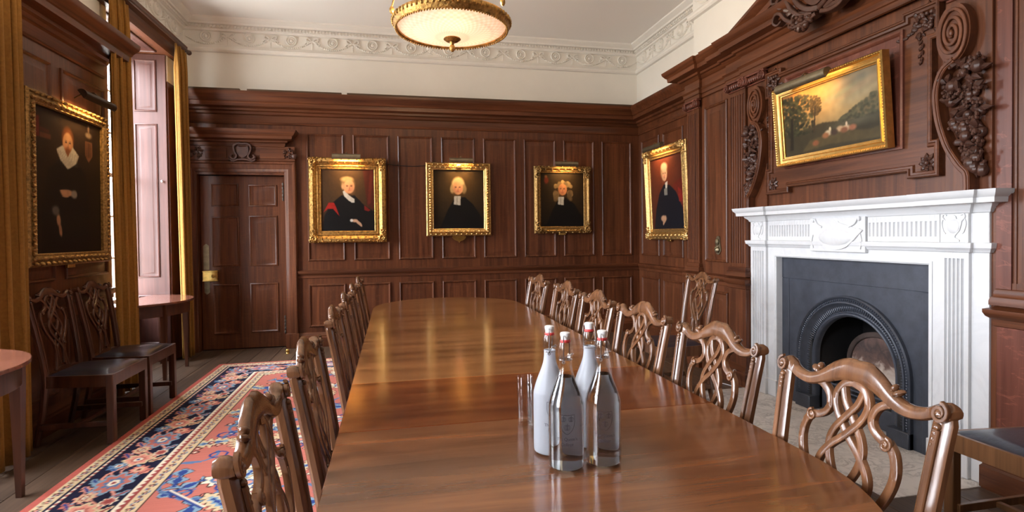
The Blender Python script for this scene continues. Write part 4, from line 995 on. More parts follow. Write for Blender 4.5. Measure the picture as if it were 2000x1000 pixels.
    for s_ in (-1, 1):
        cr.mblob(mch, s_*.112, .494, .004, .016, .007, .012, s_*.5); cr.mblob(mch, s_*.102, .503, .004, .009, .006, .010, s_*1.2)
    cr = cr.build('crest_rail', matw, t_, smooth=50)
    for s_ in (-1, 1):
        e = MB(); e.ribbon(spiral(s_*.214, .487, .017, .019, 1.6, s_, PI/2, .2, 14), .007, .008, mch, .016); e.mblob(mch, s_*.214, .487, .019, .008, .008, .009)
        for q in range(4): e.mblob(mch, s_*(.211-.001*q), .460-.011*q, .017, .008-.001*q, .007, .007)
        e.build('carved_ear', matw, cr)
    # interlaced splat
    sp = MB(); T = .013; WD = .0200
    for s_ in (-1, 1):
        def pth(pts): return catmull([(s_*a, b) for a, b in pts], 6)
        sp.ribbon(pth([(.095, .468), (.068, .450), (.058, .425), (.066, .405), (.085, .392), (.102, .388)]), [.024]+[.017]*30, T, mch, -.007, rnd=.14)
        sp.ribbon(pth([(.102, .390), (.122, .368), (.129, .330), (.117, .285), (.089, .235), (.059, .190), (.044, .145), (.046, .090), (.058, .040), (.066, .012)]), WD*.9, T, mch, -.007, rnd=.14)
        sp.ribbon(pth([(.0, .487), (.030, .477), (.046, .450), (.036, .415), (.0, .372), (-.040, .335), (-.066, .295), (-.062, .255), (-.034, .215), (.0, .180), (.024, .145), (.026, .100), (.016, .045)]), WD*.82, T, mch, -.007+.0015*s_, rnd=.14)
        sp.ribbon(pth([(-.030, .475), (-.018, .442), (.006, .412), (.036, .372), (.044, .335), (.030, .290), (.0, .248), (-.026, .208), (-.036, .165), (-.026, .110), (-.034, .03)]), WD*.78, T*.9, mch, -.0062-.0015*s_, rnd=.14)
        for (a, b) in ((.103, .386), (.052, .170)):
            r_ = .014 if b > .2 else .008
            sp.ribbon(spiral(s_*a, b, r_, r_, 1.4, s_, PI/2, .2, 12), .006, .007, mch, .004); sp.mblob(mch, s_*a, b, .005, r_*.6, r_*.6, .008)
    sp.prism([(-.078, -.005), (.078, -.005), (.068, .022), (.045, .032), (-.045, .032), (-.068, .022)], -.012, .010, mch)
    sp.build('splat', matw, t_, smooth=45)
    return t_
RIGHT_Y = [1.055, 1.626, 2.198, 2.745, 3.342, 3.962]; LEFT_Y = [1.112, 1.70, 2.475, 3.055, 3.635, 4.245]
ordw = ['first', 'second', 'third', 'fourth', 'fifth', 'sixth']
proto = make_chair(MAHOG); used_c = [False]
def put_chair(src, flag, x, y, rz, label, group):
    o = src if not flag[0] else copy_tree(src); flag[0] = True
    o.location = (x, y, .011 if RX0 < x < RX1-.3 else 0); o.rotation_euler = (0, 0, rz); tag(o, label, 'chair', group); return o
near_w = ['opposite the near end of the marble hearth', 'before the far pilaster of the marble mantelpiece']
RL = ["mahogany chair on the table's fireplace side, %s from the end with the bottles" % w_ for w_ in ordw]
LL = ["mahogany chair on the table's curtain side, %s from the end with the bottles" % w_ for w_ in ordw]
RIGHT_X = [.758, .778, .788, .785, .808, .796]
for k, y in enumerate(RIGHT_Y): put_chair(proto, used_c, RIGHT_X[k], y, PI+random.uniform(-.03, .03), RL[k], 'chairs along the fireplace side of the table')
for k, y in enumerate(LEFT_Y): put_chair(proto, used_c, .005, y, random.uniform(-.03, .03), LL[k], 'chairs along the curtain side of the table')
put_chair(proto, used_c, 2.10, 3.93, PI-.06, 'mahogany chair with navy leather seat standing free by the bell pull panel', 'chairs set back from the table')
put_chair(make_chair(MAHOG_L), [False], 2.455, 1.63, PI, 'light brown chair with navy leather seat just beyond the near end of the hearth', 'chairs set back from the table')
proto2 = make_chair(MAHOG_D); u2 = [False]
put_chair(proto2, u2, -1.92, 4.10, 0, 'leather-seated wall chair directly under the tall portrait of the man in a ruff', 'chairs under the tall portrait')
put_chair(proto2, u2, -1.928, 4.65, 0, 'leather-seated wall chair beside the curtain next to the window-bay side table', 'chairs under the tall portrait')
# ================================================================== half-round side tables
def side_table(cx, cy, r, z, label):
    t_ = thing('side_table', label, 'side table', (cx, cy, 0), 0, 'half-round tables under the windows')
    poly = [(r*math.cos(-PI/2+PI*k/32), r*math.sin(-PI/2+PI*k/32)) for k in range(33)]
    m = MB(); n = len(poly); vs_ = [(x*q, y*q, h) for q, h in ((.985, z-.022), (1, z-.017), (1, z-.004), (.995, z)) for x, y in poly]
    m.add(vs_, [(i*n+k, i*n+(k+1) % n, (i+1)*n+(k+1) % n, (i+1)*n+k) for i in range(3) for k in range(n)]+[tuple(range(n))[::-1], tuple(3*n+k for k in range(n))]); m.build('table_top', MAHOG_S, t_, smooth=30)
    m = MB(); q = .93; vs_ = [(x*q*rr, y*q*rr, h) for rr in (1, .95) for h in (z-.125, z-.022) for x, y in poly]
    m.add(vs_, [(k, k+1, n+k+1, n+k) for k in range(n-1)]+[(2*n+k, 2*n+k+1, 3*n+k+1, 3*n+k) for k in range(n-1)]+[(k, k+1, 2*n+k+1, 2*n+k) for k in range(n-1)]); m.build('apron', MAHOG_D, t_, smooth=40)
    for a in (-1.36, -.6, .6, 1.36):
        x, y = r*.90*math.cos(a), r*.90*math.sin(a)
        vs_ = [(x+i*h, y+j*h, zz) for zz, h in ((.001, .013), (z-.125, .024), (z-.022, .024)) for i, j in ((-1, -1), (1, -1), (1, 1), (-1, 1))]
        MB().add(vs_, [(4*l+k, 4*l+(k+1) % 4, 4*l+4+(k+1) % 4, 4*l+4+k) for l in (0, 1) for k in range(4)]+[(3, 2, 1, 0), (8, 9, 10, 11)]).build('leg', MAHOG_D, t_, smooth=0)
    return t_
side_table(-2.24, 2.885, .56, .70, 'half-round mahogany side table beside the wall chair under the tall portrait')
side_table(-2.42, 5.765, .535, .70, 'half-round mahogany side table in the bright window bay next to the door')
# ================================================================== curtains
def curtain(y0, y1, y0b, y1b, x, zt, folds, seed, label):
    rnd = random.Random(seed); nu, nz = folds*18+1, 30; co = []; ph = [rnd.uniform(-.4, .4) for _ in range(folds+1)]
    for j in range(nz):
        v = j/(nz-1); z = .03+(zt-.03)*v; top = max(0, (v-.93)/.07)
        for i in range(nu):
            u = i/(nu-1); k = u*folds; kk = int(min(k, folds-1)); a = 2*PI*k+ph[kk]*(1-top)*math.sin(PI*(k-kk))
            amp = (.036-.008*v)*(1-.55*top); a0 = y0b+(y0-y0b)*v; a1 = y1b+(y1-y1b)*v
            co.append((x+amp*math.sin(a)+.008*math.sin(3*a+v*2)*(1-top), a0+(a1-a0)*u+.012*math.sin(2*a+1.3), z))
    m = MB().add(co, [(j*nu+i, j*nu+i+1, (j+1)*nu+i+1, (j+1)*nu+i) for j in range(nz-1) for i in range(nu-1)])
    t_ = thing('curtain', label, 'curtain', (x, (y0b+y1b)/2, 0), 0, 'gold velvet window curtains')
    c = m.build('drape', VELVET, t_, world=True, smooth=80, recalc=False)
    so = c.modifiers.new('thickness', 'SOLIDIFY'); so.thickness = .006; so.offset = 0
    return t_
curtain(4.905, 5.24, 4.90, 5.315, -2.15, 3.235, 3, 1, 'gold velvet curtain hanging between the tall portrait and the window bay')
curtain(6.15, 6.47, 6.24, 6.50, -2.115, 3.235, 3, 2, 'gold velvet curtain hanging in the corner beside the door')
curtain(3.40, 3.735, 3.42, 3.75, -2.095, 3.235, 3, 3, 'gold velvet curtain hanging behind the empty half-round side table')
for a, b in WIN[:2]:
    t_ = thing('curtain_pole', {WIN[0]: 'dark wooden curtain pole above the window next to the door', WIN[1]: 'dark wooden curtain pole above the window with the empty half-round table'}[(a, b)], 'curtain pole', (-2.11, (a+b)/2, 3.262), 0, 'curtain poles')
    MB().tube([(-2.112, a-.13, 3.262), (-2.112, b+.20, 3.262)], .016, 12).build('pole', OAK_CARVED, t_, world=True)
    for y in (a-.145, b+.215): MB().blob((-2.112, y, 3.262), .026, 12, 8).build('finial', OAK_CARVED, t_, world=True)
    for y in (a-.10, b+.16): MB().box(-2.19, -2.10, y-.008, y+.008, 3.25, 3.275).build('bracket', OAK_CARVED, t_, world=True)
# ================================================================== paintings
class Paint:
    def __init__(s, w_, h, bg, n=150):
        s.w, s.h = w_, h; s.n = n; s.m = int(s.n*h/w_)
        s.U, s.V = np.meshgrid(np.linspace(0, 1, s.n), np.linspace(0, h/w_, s.m)); s.A = h/w_
        s.c = np.empty((s.m, s.n, 3)); s.c[:] = np.array(bg, float)
    def mix(s, mask, col, a=1.0):
        k = (mask*a)[..., None]; s.c = s.c*(1-k)+np.array(col, float)*k
    def ell(s, x, y, rx, ry, col, soft=.12, a=1.0, ang=0):
        u, v = s.U-x, s.V-y*s.A; c_, d_ = math.cos(ang), math.sin(ang); p, q = u*c_+v*d_, -u*d_+v*c_
        r = np.hypot(p/rx, q/ry); s.mix(np.clip((1+soft-r)/(2*soft), 0, 1), col, a)
    def poly(s, pts, col, a=1.0, blur=1):
        P = [(x, y*s.A) for x, y in pts]; m = np.zeros(s.U.shape, bool); n = len(P)
        for i in range(n):
            (x0, y0), (x1, y1) = P[i], P[(i+1) % n]
            if abs(y1-y0) < 1e-9: continue
            m ^= ((y0 > s.V) != (y1 > s.V)) & (s.U < (x1-x0)*(s.V-y0)/(y1-y0)+x0)
        f = m.astype(float)
        for _ in range(blur):
            g = np.pad(f, 1, 'edge'); f = (g[1:-1, 1:-1]*2+g[:-2, 1:-1]+g[2:, 1:-1]+g[1:-1, :-2]+g[1:-1, 2:])/6
        s.mix(f, col, a)
    def noise(s, amt, seed, cells=30):
        r = np.random.RandomState(seed); g = r.rand(int(cells*s.A)+2, cells+2)
        x = s.U*cells; y = s.V*cells; i = np.floor(x).astype(int); j = np.floor(y).astype(int); fx, fy = x-i, y-j; j = np.clip(j, 0, g.shape[0]-2)
        z = g[j, i]*(1-fx)*(1-fy)+g[j, i+1]*fx*(1-fy)+g[j+1, i]*(1-fx)*fy+g[j+1, i+1]*fx*fy
        s.c *= (1+amt*(z-.5))[..., None]; return z
    def face(s, x, y, r, skin=(214, 168, 132), look=0):
        """painted head: modelled skin, brows, eyes, nose and mouth"""
        s.ell(x, y, r*.78, r, skin, .10); sh = tuple(k*.72 for k in skin)
        s.ell(x+r*.45*(1 if look >= 0 else -1), y-.02, r*.36, r*.8, sh, .6, .5); s.ell(x-.1*r, y-.0, r*.4, r*.5, tuple(min(255, k*1.07) for k in skin), .6, .5)
        A = s.A
        for q in (-1, 1):
            s.ell(x+q*.30*r+look*r*.1, y+.12*r/A, r*.15, r*.065, (70, 48, 40), .4); s.ell(x+q*.30*r+look*r*.1, y+.26*r/A, r*.19, r*.04, (110, 78, 58), .5, .8)
            s.ell(x+q*.33*r, y-.22*r/A, r*.2, r*.18, (220, 130, 105), .8, .35)
        s.ell(x+.06*r+look*r*.1, y-.10*r/A, r*.07, r*.26, sh, .5, .7); s.ell(x+.02*r+look*r*.1, y-.27*r/A, r*.13, r*.06, (165, 105, 80), .5, .8)
        s.ell(x+look*r*.1, y-.47*r/A, r*.22, r*.055, (172, 82, 72), .4); s.ell(x, y-.66*r/A, r*.2, r*.1, sh, .6, .35)
    def build(s, name, parent, u0, u1, v0, v1, d):
        c = np.clip(s.c*.80, 0, 255)/255; c = np.where(c <= .04045, c/12.92, ((c+.055)/1.055)**2.4)
        return grid_mesh(name, np.linspace(u0, u1, s.n), np.linspace(v0, v1, s.m), 0, c, CANVAS, parent, lambda a, b: (a, -d, b))
def p_red_hood(w_, h):
    p = Paint(w_, h, (52, 34, 20)); p.ell(.45, .62, .5, .5, (88, 62, 34), .8, .8); p.poly([(.78, 1), (1, 1), (1, .35), (.86, .4)], (84, 28, 18), .8, 4); p.poly([(.92, 1), (.98, 1), (.92, .45), (.86, .42)], (120, 44, 30), .6, 3)
    p.poly([(.02, 0), (.06, .25), (.20, .45), (.38, .58), (.62, .58), (.80, .42), (.98, .32), (1, 0)], (17, 15, 16), 1, 2); p.poly([(.04, .30), (.14, .46), (.24, .46), (.30, .34), (.34, .24), (.22, .36), (.12, .36)], (168, 34, 26), 1, 1); p.poly([(.80, .42), (.92, .34), (.88, .32), (.80, .34)], (130, 30, 24), 1, 1)
    p.poly([(.43, .56), (.40, .64), (.44, .66), (.52, .58), (.62, .52), (.62, .46), (.57, .46), (.50, .50)], (205, 200, 190), 1, 1); p.ell(.50, .765, .128, .12, (140, 112, 74), .2); p.ell(.485, .835, .115, .055, (178, 148, 100), .3)
    p.face(.52, .715, .130, (222, 158, 112), .3); p.ell(.41, .72, .03, .06, (190, 150, 110), .4)
    for k in range(5): p.ell(.66+.018*k, .155-.012*k, .018, .045, (212, 165, 130), .3, 1, .4)
    p.ell(.62, .17, .055, .032, (212, 165, 130), .3); p.ell(.56, .175, .03, .03, (220, 215, 205), .3); p.noise(.12, 1); return p
def p_bands(w_, h, wig=False, crest=False):
    p = Paint(w_, h, (36, 25, 13)); p.ell(.5, .72, .45, .42, (92, 66, 30), .9, .8 if not wig else .4)
    p.poly([(.0, 0), (.14, .04), (.28, .32), (.42, .52), (.62, .54), (.78, .42), (.95, .2), (1, 0)], (15, 13, 13), 1, 3)
    if wig:
        rnd = random.Random(2)
        for k in range(60):
            a = rnd.uniform(-.5, PI+.5); r_ = rnd.uniform(.12, .20); c0 = rnd.uniform(.65, 1); p.ell(.52+r_*math.cos(a)*1.05, .70+r_*math.sin(a)*.8/p.A-(.08 if math.sin(a) < .3 else 0), .035, .04, (186*c0, 150*c0, 96*c0), .3, .9)
        for k in range(24): c0 = rnd.uniform(.55, .85); p.ell(.52+rnd.choice((-1, 1))*rnd.uniform(.13, .19), rnd.uniform(.50, .64), .04, .05, (170*c0, 134*c0, 84*c0), .4, .8)
    else:
        p.ell(.49, .745, .130, .155, (196, 166, 116), .15); p.ell(.375, .675, .045, .085, (176, 146, 98), .25); p.ell(.605, .675, .050, .09, (150, 122, 80), .25)
    p.face(.485 if not wig else .51, .69, .128, (222, 158, 112) if not wig else (206, 136, 88), -.3)
    p.poly([(.41, .555), (.54, .555), (.53, .40), (.40, .415)], (206, 200, 186), 1, 1); p.poly([(.465, .55), (.475, .55), (.468, .41), (.455, .41)], (120, 112, 100), .8, 0)
    if crest: p.ell(.14, .86, .05, .075, (120, 46, 26), .3); p.ell(.13, .93, .03, .03, (140, 90, 50), .4)
    p.noise(.12, 3); return p
def p_seated(w_, h):
    p = Paint(w_, h, (84, 36, 24)); p.ell(.45, .75, .55, .45, (120, 56, 34), .8, .7); p.poly([(.7, .6), (1, .7), (1, .2), (.7, .2)], (120, 34, 26), .6, 4)
    p.poly([(.05, 0), (.14, .28), (.26, .50), (.42, .62), (.60, .60), (.78, .50), (.95, .28), (1, 0)], (24, 25, 34), 1, 2); p.poly([(.84, .56), (.95, .5), (.96, .36), (.86, .36)], (150, 40, 34), .9, 2)
    p.ell(.44, .80, .11, .12, (150, 118, 84), .2); p.face(.45, .76, .105, (214, 168, 134), -.3); p.ell(.45, .865, .095, .06, (214, 176, 142), .3)
    p.poly([(.46, .64), (.54, .66), (.52, .56), (.47, .56)], (210, 206, 196), 1, 1); p.poly([(.42, .56), (.52, .57), (.52, .47), (.42, .47)], (150, 148, 140), .9, 1)
    for k in range(4): p.ell(.36+.02*k, .10+.015*k, .02, .05, (206, 158, 122), .3, 1, -.3)
    p.ell(.37, .15, .09, .05, (206, 158, 122), .25); p.noise(.12, 4); return p
def p_ruff(w_, h):
    p = Paint(w_, h, (24, 16, 11)); p.ell(.35, .9, .5, .3, (58, 38, 22), .9, .8)
    p.poly([(.10, 0), (.12, .35), (.20, .58), (.38, .68), (.60, .68), (.75, .58), (.80, .3), (.82, 0)], (12, 10, 10), 1, 3)
    p.ell(.475, .825, .085, .10, (120, 66, 34), .2); p.face(.475, .79, .095, (200, 146, 100), .2); p.ell(.475, .725, .055, .045, (134, 78, 42), .35)
    p.poly([(.31, .735), (.40, .775), (.47, .695), (.55, .775), (.64, .72), (.60, .66), (.47, .605), (.36, .665)], (198, 188, 168), 1, 1)
    for k in range(12):
        x = .33+.026*k; p.poly([(x, .73), (x+.006, .73), (x+.03-.004*k+.02, .63), (x+.024-.004*k+.02, .63)], (110, 98, 84), .55, 0)
    p.ell(.46, .435, .085, .028, (190, 138, 100), .25); p.ell(.56, .43, .045, .035, (150, 138, 124), .3)
    for k in range(4): p.ell(.40+.01*k, .445-.012*k, .05, .010, (196, 144, 106), .3)
    p.ell(.33, .235, .028, .05, (188, 136, 100), .3, 1, .15); p.ell(.36, .16, .016, .05, (182, 130, 94), .3, 1, .15); p.ell(.345, .17, .012, .05, (176, 124, 88), .3, 1, .1); p.ell(.29, .30, .05, .04, (96, 88, 80), .3)
    p.poly([(.03, .93), (.09, .93), (.09, .79), (.03, .79)], (112, 34, 24), 1, 1); p.poly([(.10, .82), (.24, .82), (.24, .79), (.10, .79)], (104, 58, 36), 1, 1); p.poly([(.10, .86), (.22, .85), (.22, .83), (.10, .83)], (76, 34, 24), 1, 1)
    p.poly([(.74, .85), (.86, .85), (.86, .74), (.80, .69), (.74, .74)], (104, 66, 44), 1, 1)
    for k in range(3): p.poly([(.755+.03*k, .84), (.77+.03*k, .84), (.77+.03*k, .73), (.755+.03*k, .73)], (66, 40, 28), 1, 0)
    p.ell(.80, .90, .05, .025, (120, 100, 80), .4); p.ell(.80, .95, .015, .04, (110, 84, 64), .4); p.noise(.15, 5); return p
def p_landscape(w_, h):
    p = Paint(w_, h, (150, 128, 86), 230); A = p.A
    p.c[:] = (np.clip(p.V/A, 0, 1)[..., None]*np.array([176, 132, 72])+(1-np.clip(p.V/A, 0, 1))[..., None]*np.array([126, 108, 70]))
    p.ell(.55, .98, .45, .16, (208, 130, 58), .9, .9); p.ell(.72, .62, .3, .12, (196, 176, 128), .9, .8); p.ell(.85, .92, .25, .12, (136, 136, 122), .9, .8)
    p.poly([(.62, .40), (.76, .52), (.88, .60), (1, .62), (1, .3), (.5, .3)], (112, 100, 70), .8, 4); p.poly([(.2, .38), (.45, .42), (.7, .36), (1, .40), (1, 0), (0, 0), (0, .36)], (58, 52, 34), .95, 3)
    p.poly([(.3, .2), (.6, .25), (.9, .17), (1, .2), (1, .03), (.5, .08), (.2, .04)], (92, 78, 46), .8, 4); p.ell(.8, .33, .2, .03, (120, 116, 94), .8, .6)
    rnd = random.Random(9)
    for k in range(8): p.ell(rnd.uniform(.5, .95), rnd.uniform(.68, .95), .14, .018, (190+rnd.uniform(-30, 20), 168, 128), .8, .5, .25)
    for k in range(420):
        x = abs(rnd.gauss(.15, .10)); y = rnd.uniform(.32, .93-.5*max(0, x-.22)); c0 = rnd.uniform(.55, 1.35); p.ell(min(x, .34), y, .016, .012, (54*c0, 54*c0, 33*c0), .4, .75)
    for k in range(150): c0 = rnd.uniform(.7, 1.25); a = rnd.uniform(0, 6.28); r_ = rnd.random()**.5; p.ell(.385+.06*r_*math.cos(a), .70+.15*r_*math.sin(a), .011, .008, (84*c0, 66*c0, 34*c0), .4, .85)
    p.poly([(.34, .3), (.36, .3), (.385, .7), (.375, .7)], (60, 48, 30), 1, 0); p.poly([(.06, .1), (.10, .1), (.12, .6), (.09, .6)], (36, 30, 20), 1, 1)
    for k in range(170): c0 = rnd.uniform(.7, 1.2); x = rnd.uniform(.62, 1); p.ell(x, rnd.uniform(.37, .40+.3*(x-.62)/.38), .014, .011, (88*c0, 86*c0, 62*c0), .4, .6)
    for x, y, c0 in ((.50, .25, (206, 190, 160)), (.47, .22, (150, 100, 64)), (.62, .27, (190, 160, 124)), (.68, .26, (206, 180, 146)), (.66, .24, (130, 84, 56)), (.74, .25, (170, 110, 78)), (.56, .24, (66, 50, 40)), (.36, .14, (140, 86, 54))): p.ell(x, y, .035, .022, c0, .35)
    p.ell(.52, .30, .012, .016, (214, 196, 160), .3); p.ell(.685, .32, .010, .016, (214, 190, 160), .3); p.noise(.14, 6); return p
# ---- frames.  A picture is built upright in its own frame: u across, v up, d out of the wall
def corner_carving(m, u0, u1, v0, v1, d, sz, n, seed):
    for cx, cy, sx, sy in ((u0, v0, 1, 1), (u1, v0, -1, 1), (u0, v1, 1, -1), (u1, v1, -1, -1)):
        rnd = random.Random(seed)
        for k in range(n):
            a = rnd.random(); along_, acr = rnd.uniform(.005, sz), rnd.uniform(.004, sz*.42)
            if k % 2: along_, acr = acr, along_
            m.mblob(ID, cx+sx*along_, cy+sy*acr, d+rnd.uniform(0, .012), rnd.uniform(.007, .016), rnd.uniform(.006, .012), .012, rnd.uniform(0, 3), 7, 4)
        for k in range(9): m.leaf(ID, cx+sx*sz*.34, cy+sy*sz*.34, d+.008, sz*.36, sz*.16, k*.7, .016)
        m.mblob(ID, cx+sx*sz*.30, cy+sy*sz*.30, d+.02, .015, .015, .012)
def picture(name, label, loc, rz, w_, h, fw, style, paint, gmat, lean_=0, plaque=None, d0=.012):
    t_ = thing('framed_'+name, label, 'painting', loc, rz, None, lean_)
    u0, u1 = -w_/2, w_/2
    pr = {'ornate': [(0, d0), (0, d0+.035), (.012, d0+.05), (fw*.35, d0+.062), (fw*.5, d0+.045), (fw*.62, d0+.03), (fw*.66, d0+.036), (fw*.74, d0+.038), (fw*.78, d0+.026), (fw*.92, d0+.024), (fw*.95, d0+.03), (fw, d0+.026), (fw, d0+.012)],
          'carved': [(0, d0), (0, d0+.03), (fw*.12, d0+.042), (fw*.2, d0+.042), (fw*.3, d0+.03), (fw*.6, d0+.048), (fw*.85, d0+.036), (fw*.92, d0+.04), (fw, d0+.034), (fw, d0+.012)],
          'plain': [(0, d0), (0, d0+.05), (fw*.1, d0+.058), (fw*.2, d0+.052), (fw*.35, d0+.036), (fw*.62, d0+.03), (fw*.7, d0+.04), (fw*.85, d0+.038), (fw*.9, d0+.028), (fw, d0+.026), (fw, d0+.012)]}[style]
    MB().frame(u0, u1, 0, h, pr, ID).build('frame', gmat, t_, smooth=30)
    cv = MB()
    if style == 'ornate': corner_carving(cv, u0, u1, 0, h, d0+.048, .15, 34, 4)
    if style in ('carved', 'ornate'):
        stp = .030 if style == 'carved' else .042; off = fw*(.45 if style == 'carved' else .3); dd = d0+.046
        nU = int((w_-.08)/stp); nV = int((h-.08)/stp)
        for k in range(nU):
            u = u0+.04+(w_-.08)*(k+.5)/nU
            for v in (off, h-off): cv.leaf(ID, u-.018, v+(.008 if k % 2 else -.008), dd, .034, .020, (.55 if k % 2 else -.55), .012)
        for k in range(nV):
            v = .04+(h-.08)*(k+.5)/nV
            for u in (u0+off, u1-off): cv.leaf(ID, u+(.008 if k % 2 else -.008), v-.018, dd, .034, .020, PI/2+(.55 if k % 2 else -.55), .012)
    if style == 'plain':
        for off, st, r_ in ((.010, .017, .0065), (fw-.010, .012, .0042)):
            nU = int((w_-2*off)/st); nV = int((h-2*off)/st)
            for k in range(nU+1):
                for v in (off, h-off): cv.mblob(ID, u0+off+(w_-2*off)*k/nU, v, d0+(.054 if off < .02 else .030), r_, r_, r_, 0, 6, 4)
            for k in range(1, nV):
                for u in (u0+off, u1-off): cv.mblob(ID, u, off+(h-2*off)*k/nV, d0+(.054 if off < .02 else .030), r_, r_, r_, 0, 6, 4)
    if cv.v: cv.build('frame_carving', gmat, t_, smooth=50)
    MB().mbox(ID, u0+.01, u1-.01, .01, h-.01, .004, d0+.010).build('backboard', IRON_D, t_, smooth=0)
    paint(w_-2*fw, h-2*fw).build('canvas', t_, u0+fw-.004, u1-fw+.004, fw-.004, h-fw+.004, d0+.016)
    if plaque == 'shield': MB().prism(catmull([(-.075, -.002), (.075, -.002), (.072, -.035), (.045, -.055), (.012, -.068), (0, -.085), (-.012, -.068), (-.045, -.055), (-.072, -.035)], 3, True), d0, d0+.008, ID).build('name_plaque', BRASS, t_)
    elif plaque: MB().mbox(ID, -.045, .045, -.022, .003, d0, d0+.02, .002).build('name_plaque', BRASS, t_)
    return t_
WY = YB-.017
picture('portrait_red_hood', 'gilt-framed portrait of a grey-haired man with a red hood, nearest the door', (-.508, WY, 1.205), 0, .865, .985, .135, 'ornate', p_red_hood, GILT)
pc = picture('portrait_white_wig', 'gilt-framed portrait of a man in short white wig, shield-shaped plaque below', (.785, WY, 1.268), 0, .785, .885, .088, 'carved', p_bands, GILT_P, plaque='shield')
MB().mblob(ID, 0, .845, .075, .032, .032, .015, 0, 14, 7).build('frame_boss', GILT_P, pc)
picture('portrait_long_wig', 'gilt-framed portrait of a man in a long curled wig', (2.095, WY, 1.288), 0, .735, .842, .085, 'ornate', lambda a, b: p_bands(a, b, True, True), GILT_D, plaque='bar')
picture('portrait_seated', 'heavy gilt-framed portrait of a balding man seated in dark robes', (XR-.020, 5.86, 1.20), -PI/2, 1.00, 1.08, .125, 'ornate', p_seated, GILT_P, .045, plaque='bar')
picture('portrait_ruff', 'tall portrait of a bearded man in black with a white ruff', (XL+.020, 4.42, 1.10), PI/2, .985, 1.115, .085, 'carved', p_ruff, GILT_D, .01, plaque='bar')
picture('landscape', 'gold-framed landscape painting of trees, cattle and evening sky above the mantelpiece', (2.815, 3.092, 1.748), -PI/2, .925, .555, .062, 'plain', p_landscape, GILT_S, .075)
# ---- picture lights
def picture_light(label, loc, rz, length, mat, watts, tilt=.0, col=(1, .62, .26), arm=.16, r=.033, drop=0):
    t_ = thing('picture_light', label, 'picture light', loc, rz, 'brass picture lights')
    m = MB(); n = 12; P = []
    for sx in (-length/2, length/2):
        for rr in (r, r*.86):
            for k in range(n+1):
                a = -1.15+(PI*1.12)*k/n; P.append((sx, -rr*math.cos(a), rr*math.sin(a)))
    K = n+1
    m.add(P, [(k, k+1, 2*K+k+1, 2*K+k) for k in range(n)]+[(K+k, K+k+1, 3*K+k+1, 3*K+k) for k in range(n)]+[(k, k+1, K+k+1, K+k) for k in range(n)]+[(2*K+k, 2*K+k+1, 3*K+k+1, 3*K+k) for k in range(n)])
    hd = m.build('hood', mat, t_, smooth=50)
    for sx in (-length/2, length/2): MB().prism([(r*math.cos(-1.15+PI*1.12*k/n), r*math.sin(-1.15+PI*1.12*k/n)) for k in range(n+1)], sx-.0015, sx+.0015, lambda u, v, d: (d, -u, v)).build('end_cap', mat, hd)
    MB().tube([(0, 0, r), (0, .02, r+.022), (0, arm*.6, r+.018), (0, arm-.004, r-.02-drop)], .005, 8).build('arm', mat, t_)
    MB().tube([(-length*.42, .0, .006), (length*.42, .0, .006)], .008, 8).build('lamp_tube', TUBE, t_)
    l = bpy.data.lights.new('picture_lamp', 'AREA'); l.shape = 'RECTANGLE'; l.size = length*.85; l.size_y = .022; l.energy = watts; l.color = col; l.spread = math.radians(115)
    o = bpy.data.objects.new('picture_lamp', l); COL.objects.link(o); o.parent = t_; o.location = (0, .010, -.006); o.rotation_euler = (math.radians(34), 0, 0)
    return t_
PLW = 1.15
picture_light('pale brass picture light over the portrait with the red hood', (-.51, 6.575, 2.185), 0, .31, BRASS_D, PLW*1.5)
picture_light('dark brass picture light over the portrait with the shield plaque', (.805, 6.585, 2.165), 0, .275, BRASS_D, PLW*1.2)
picture_light('dark brass picture light over the portrait of the man in the long curled wig', (2.12, 6.59, 2.145), 0, .285, BRASS_D, PLW)
picture_light('dark brass picture light over the portrait of the man seated in robes', (2.955, 5.93, 2.265), -PI/2, .44, BRASS_D, PLW*1.6, r=.032, arm=.18)
picture_light('dark picture light over the tall portrait of the man in a ruff', (-2.075, 4.55, 2.272), PI/2, .42, plain('bronze', (.06, .04, .025), .4, .8), PLW*1.6, r=.034, arm=.15)
picture_light('wide brass picture light over the landscape painting', (2.652, 3.185, 2.262), -PI/2, .45, BRASS_D, PLW*.7, r=.034, arm=.13)
cb = MB().tube(catmull([(-.07, YB-.022, 2.13), (.1, YB-.022, 2.112), (.25, YB-.022, 2.108), (.40, YB-.022, 2.118)], 6), .004, 6); tag(cb.build('lamp_cable', IRON_D), 'thin dark cable strung between two portraits on the panelled wall', 'cable')
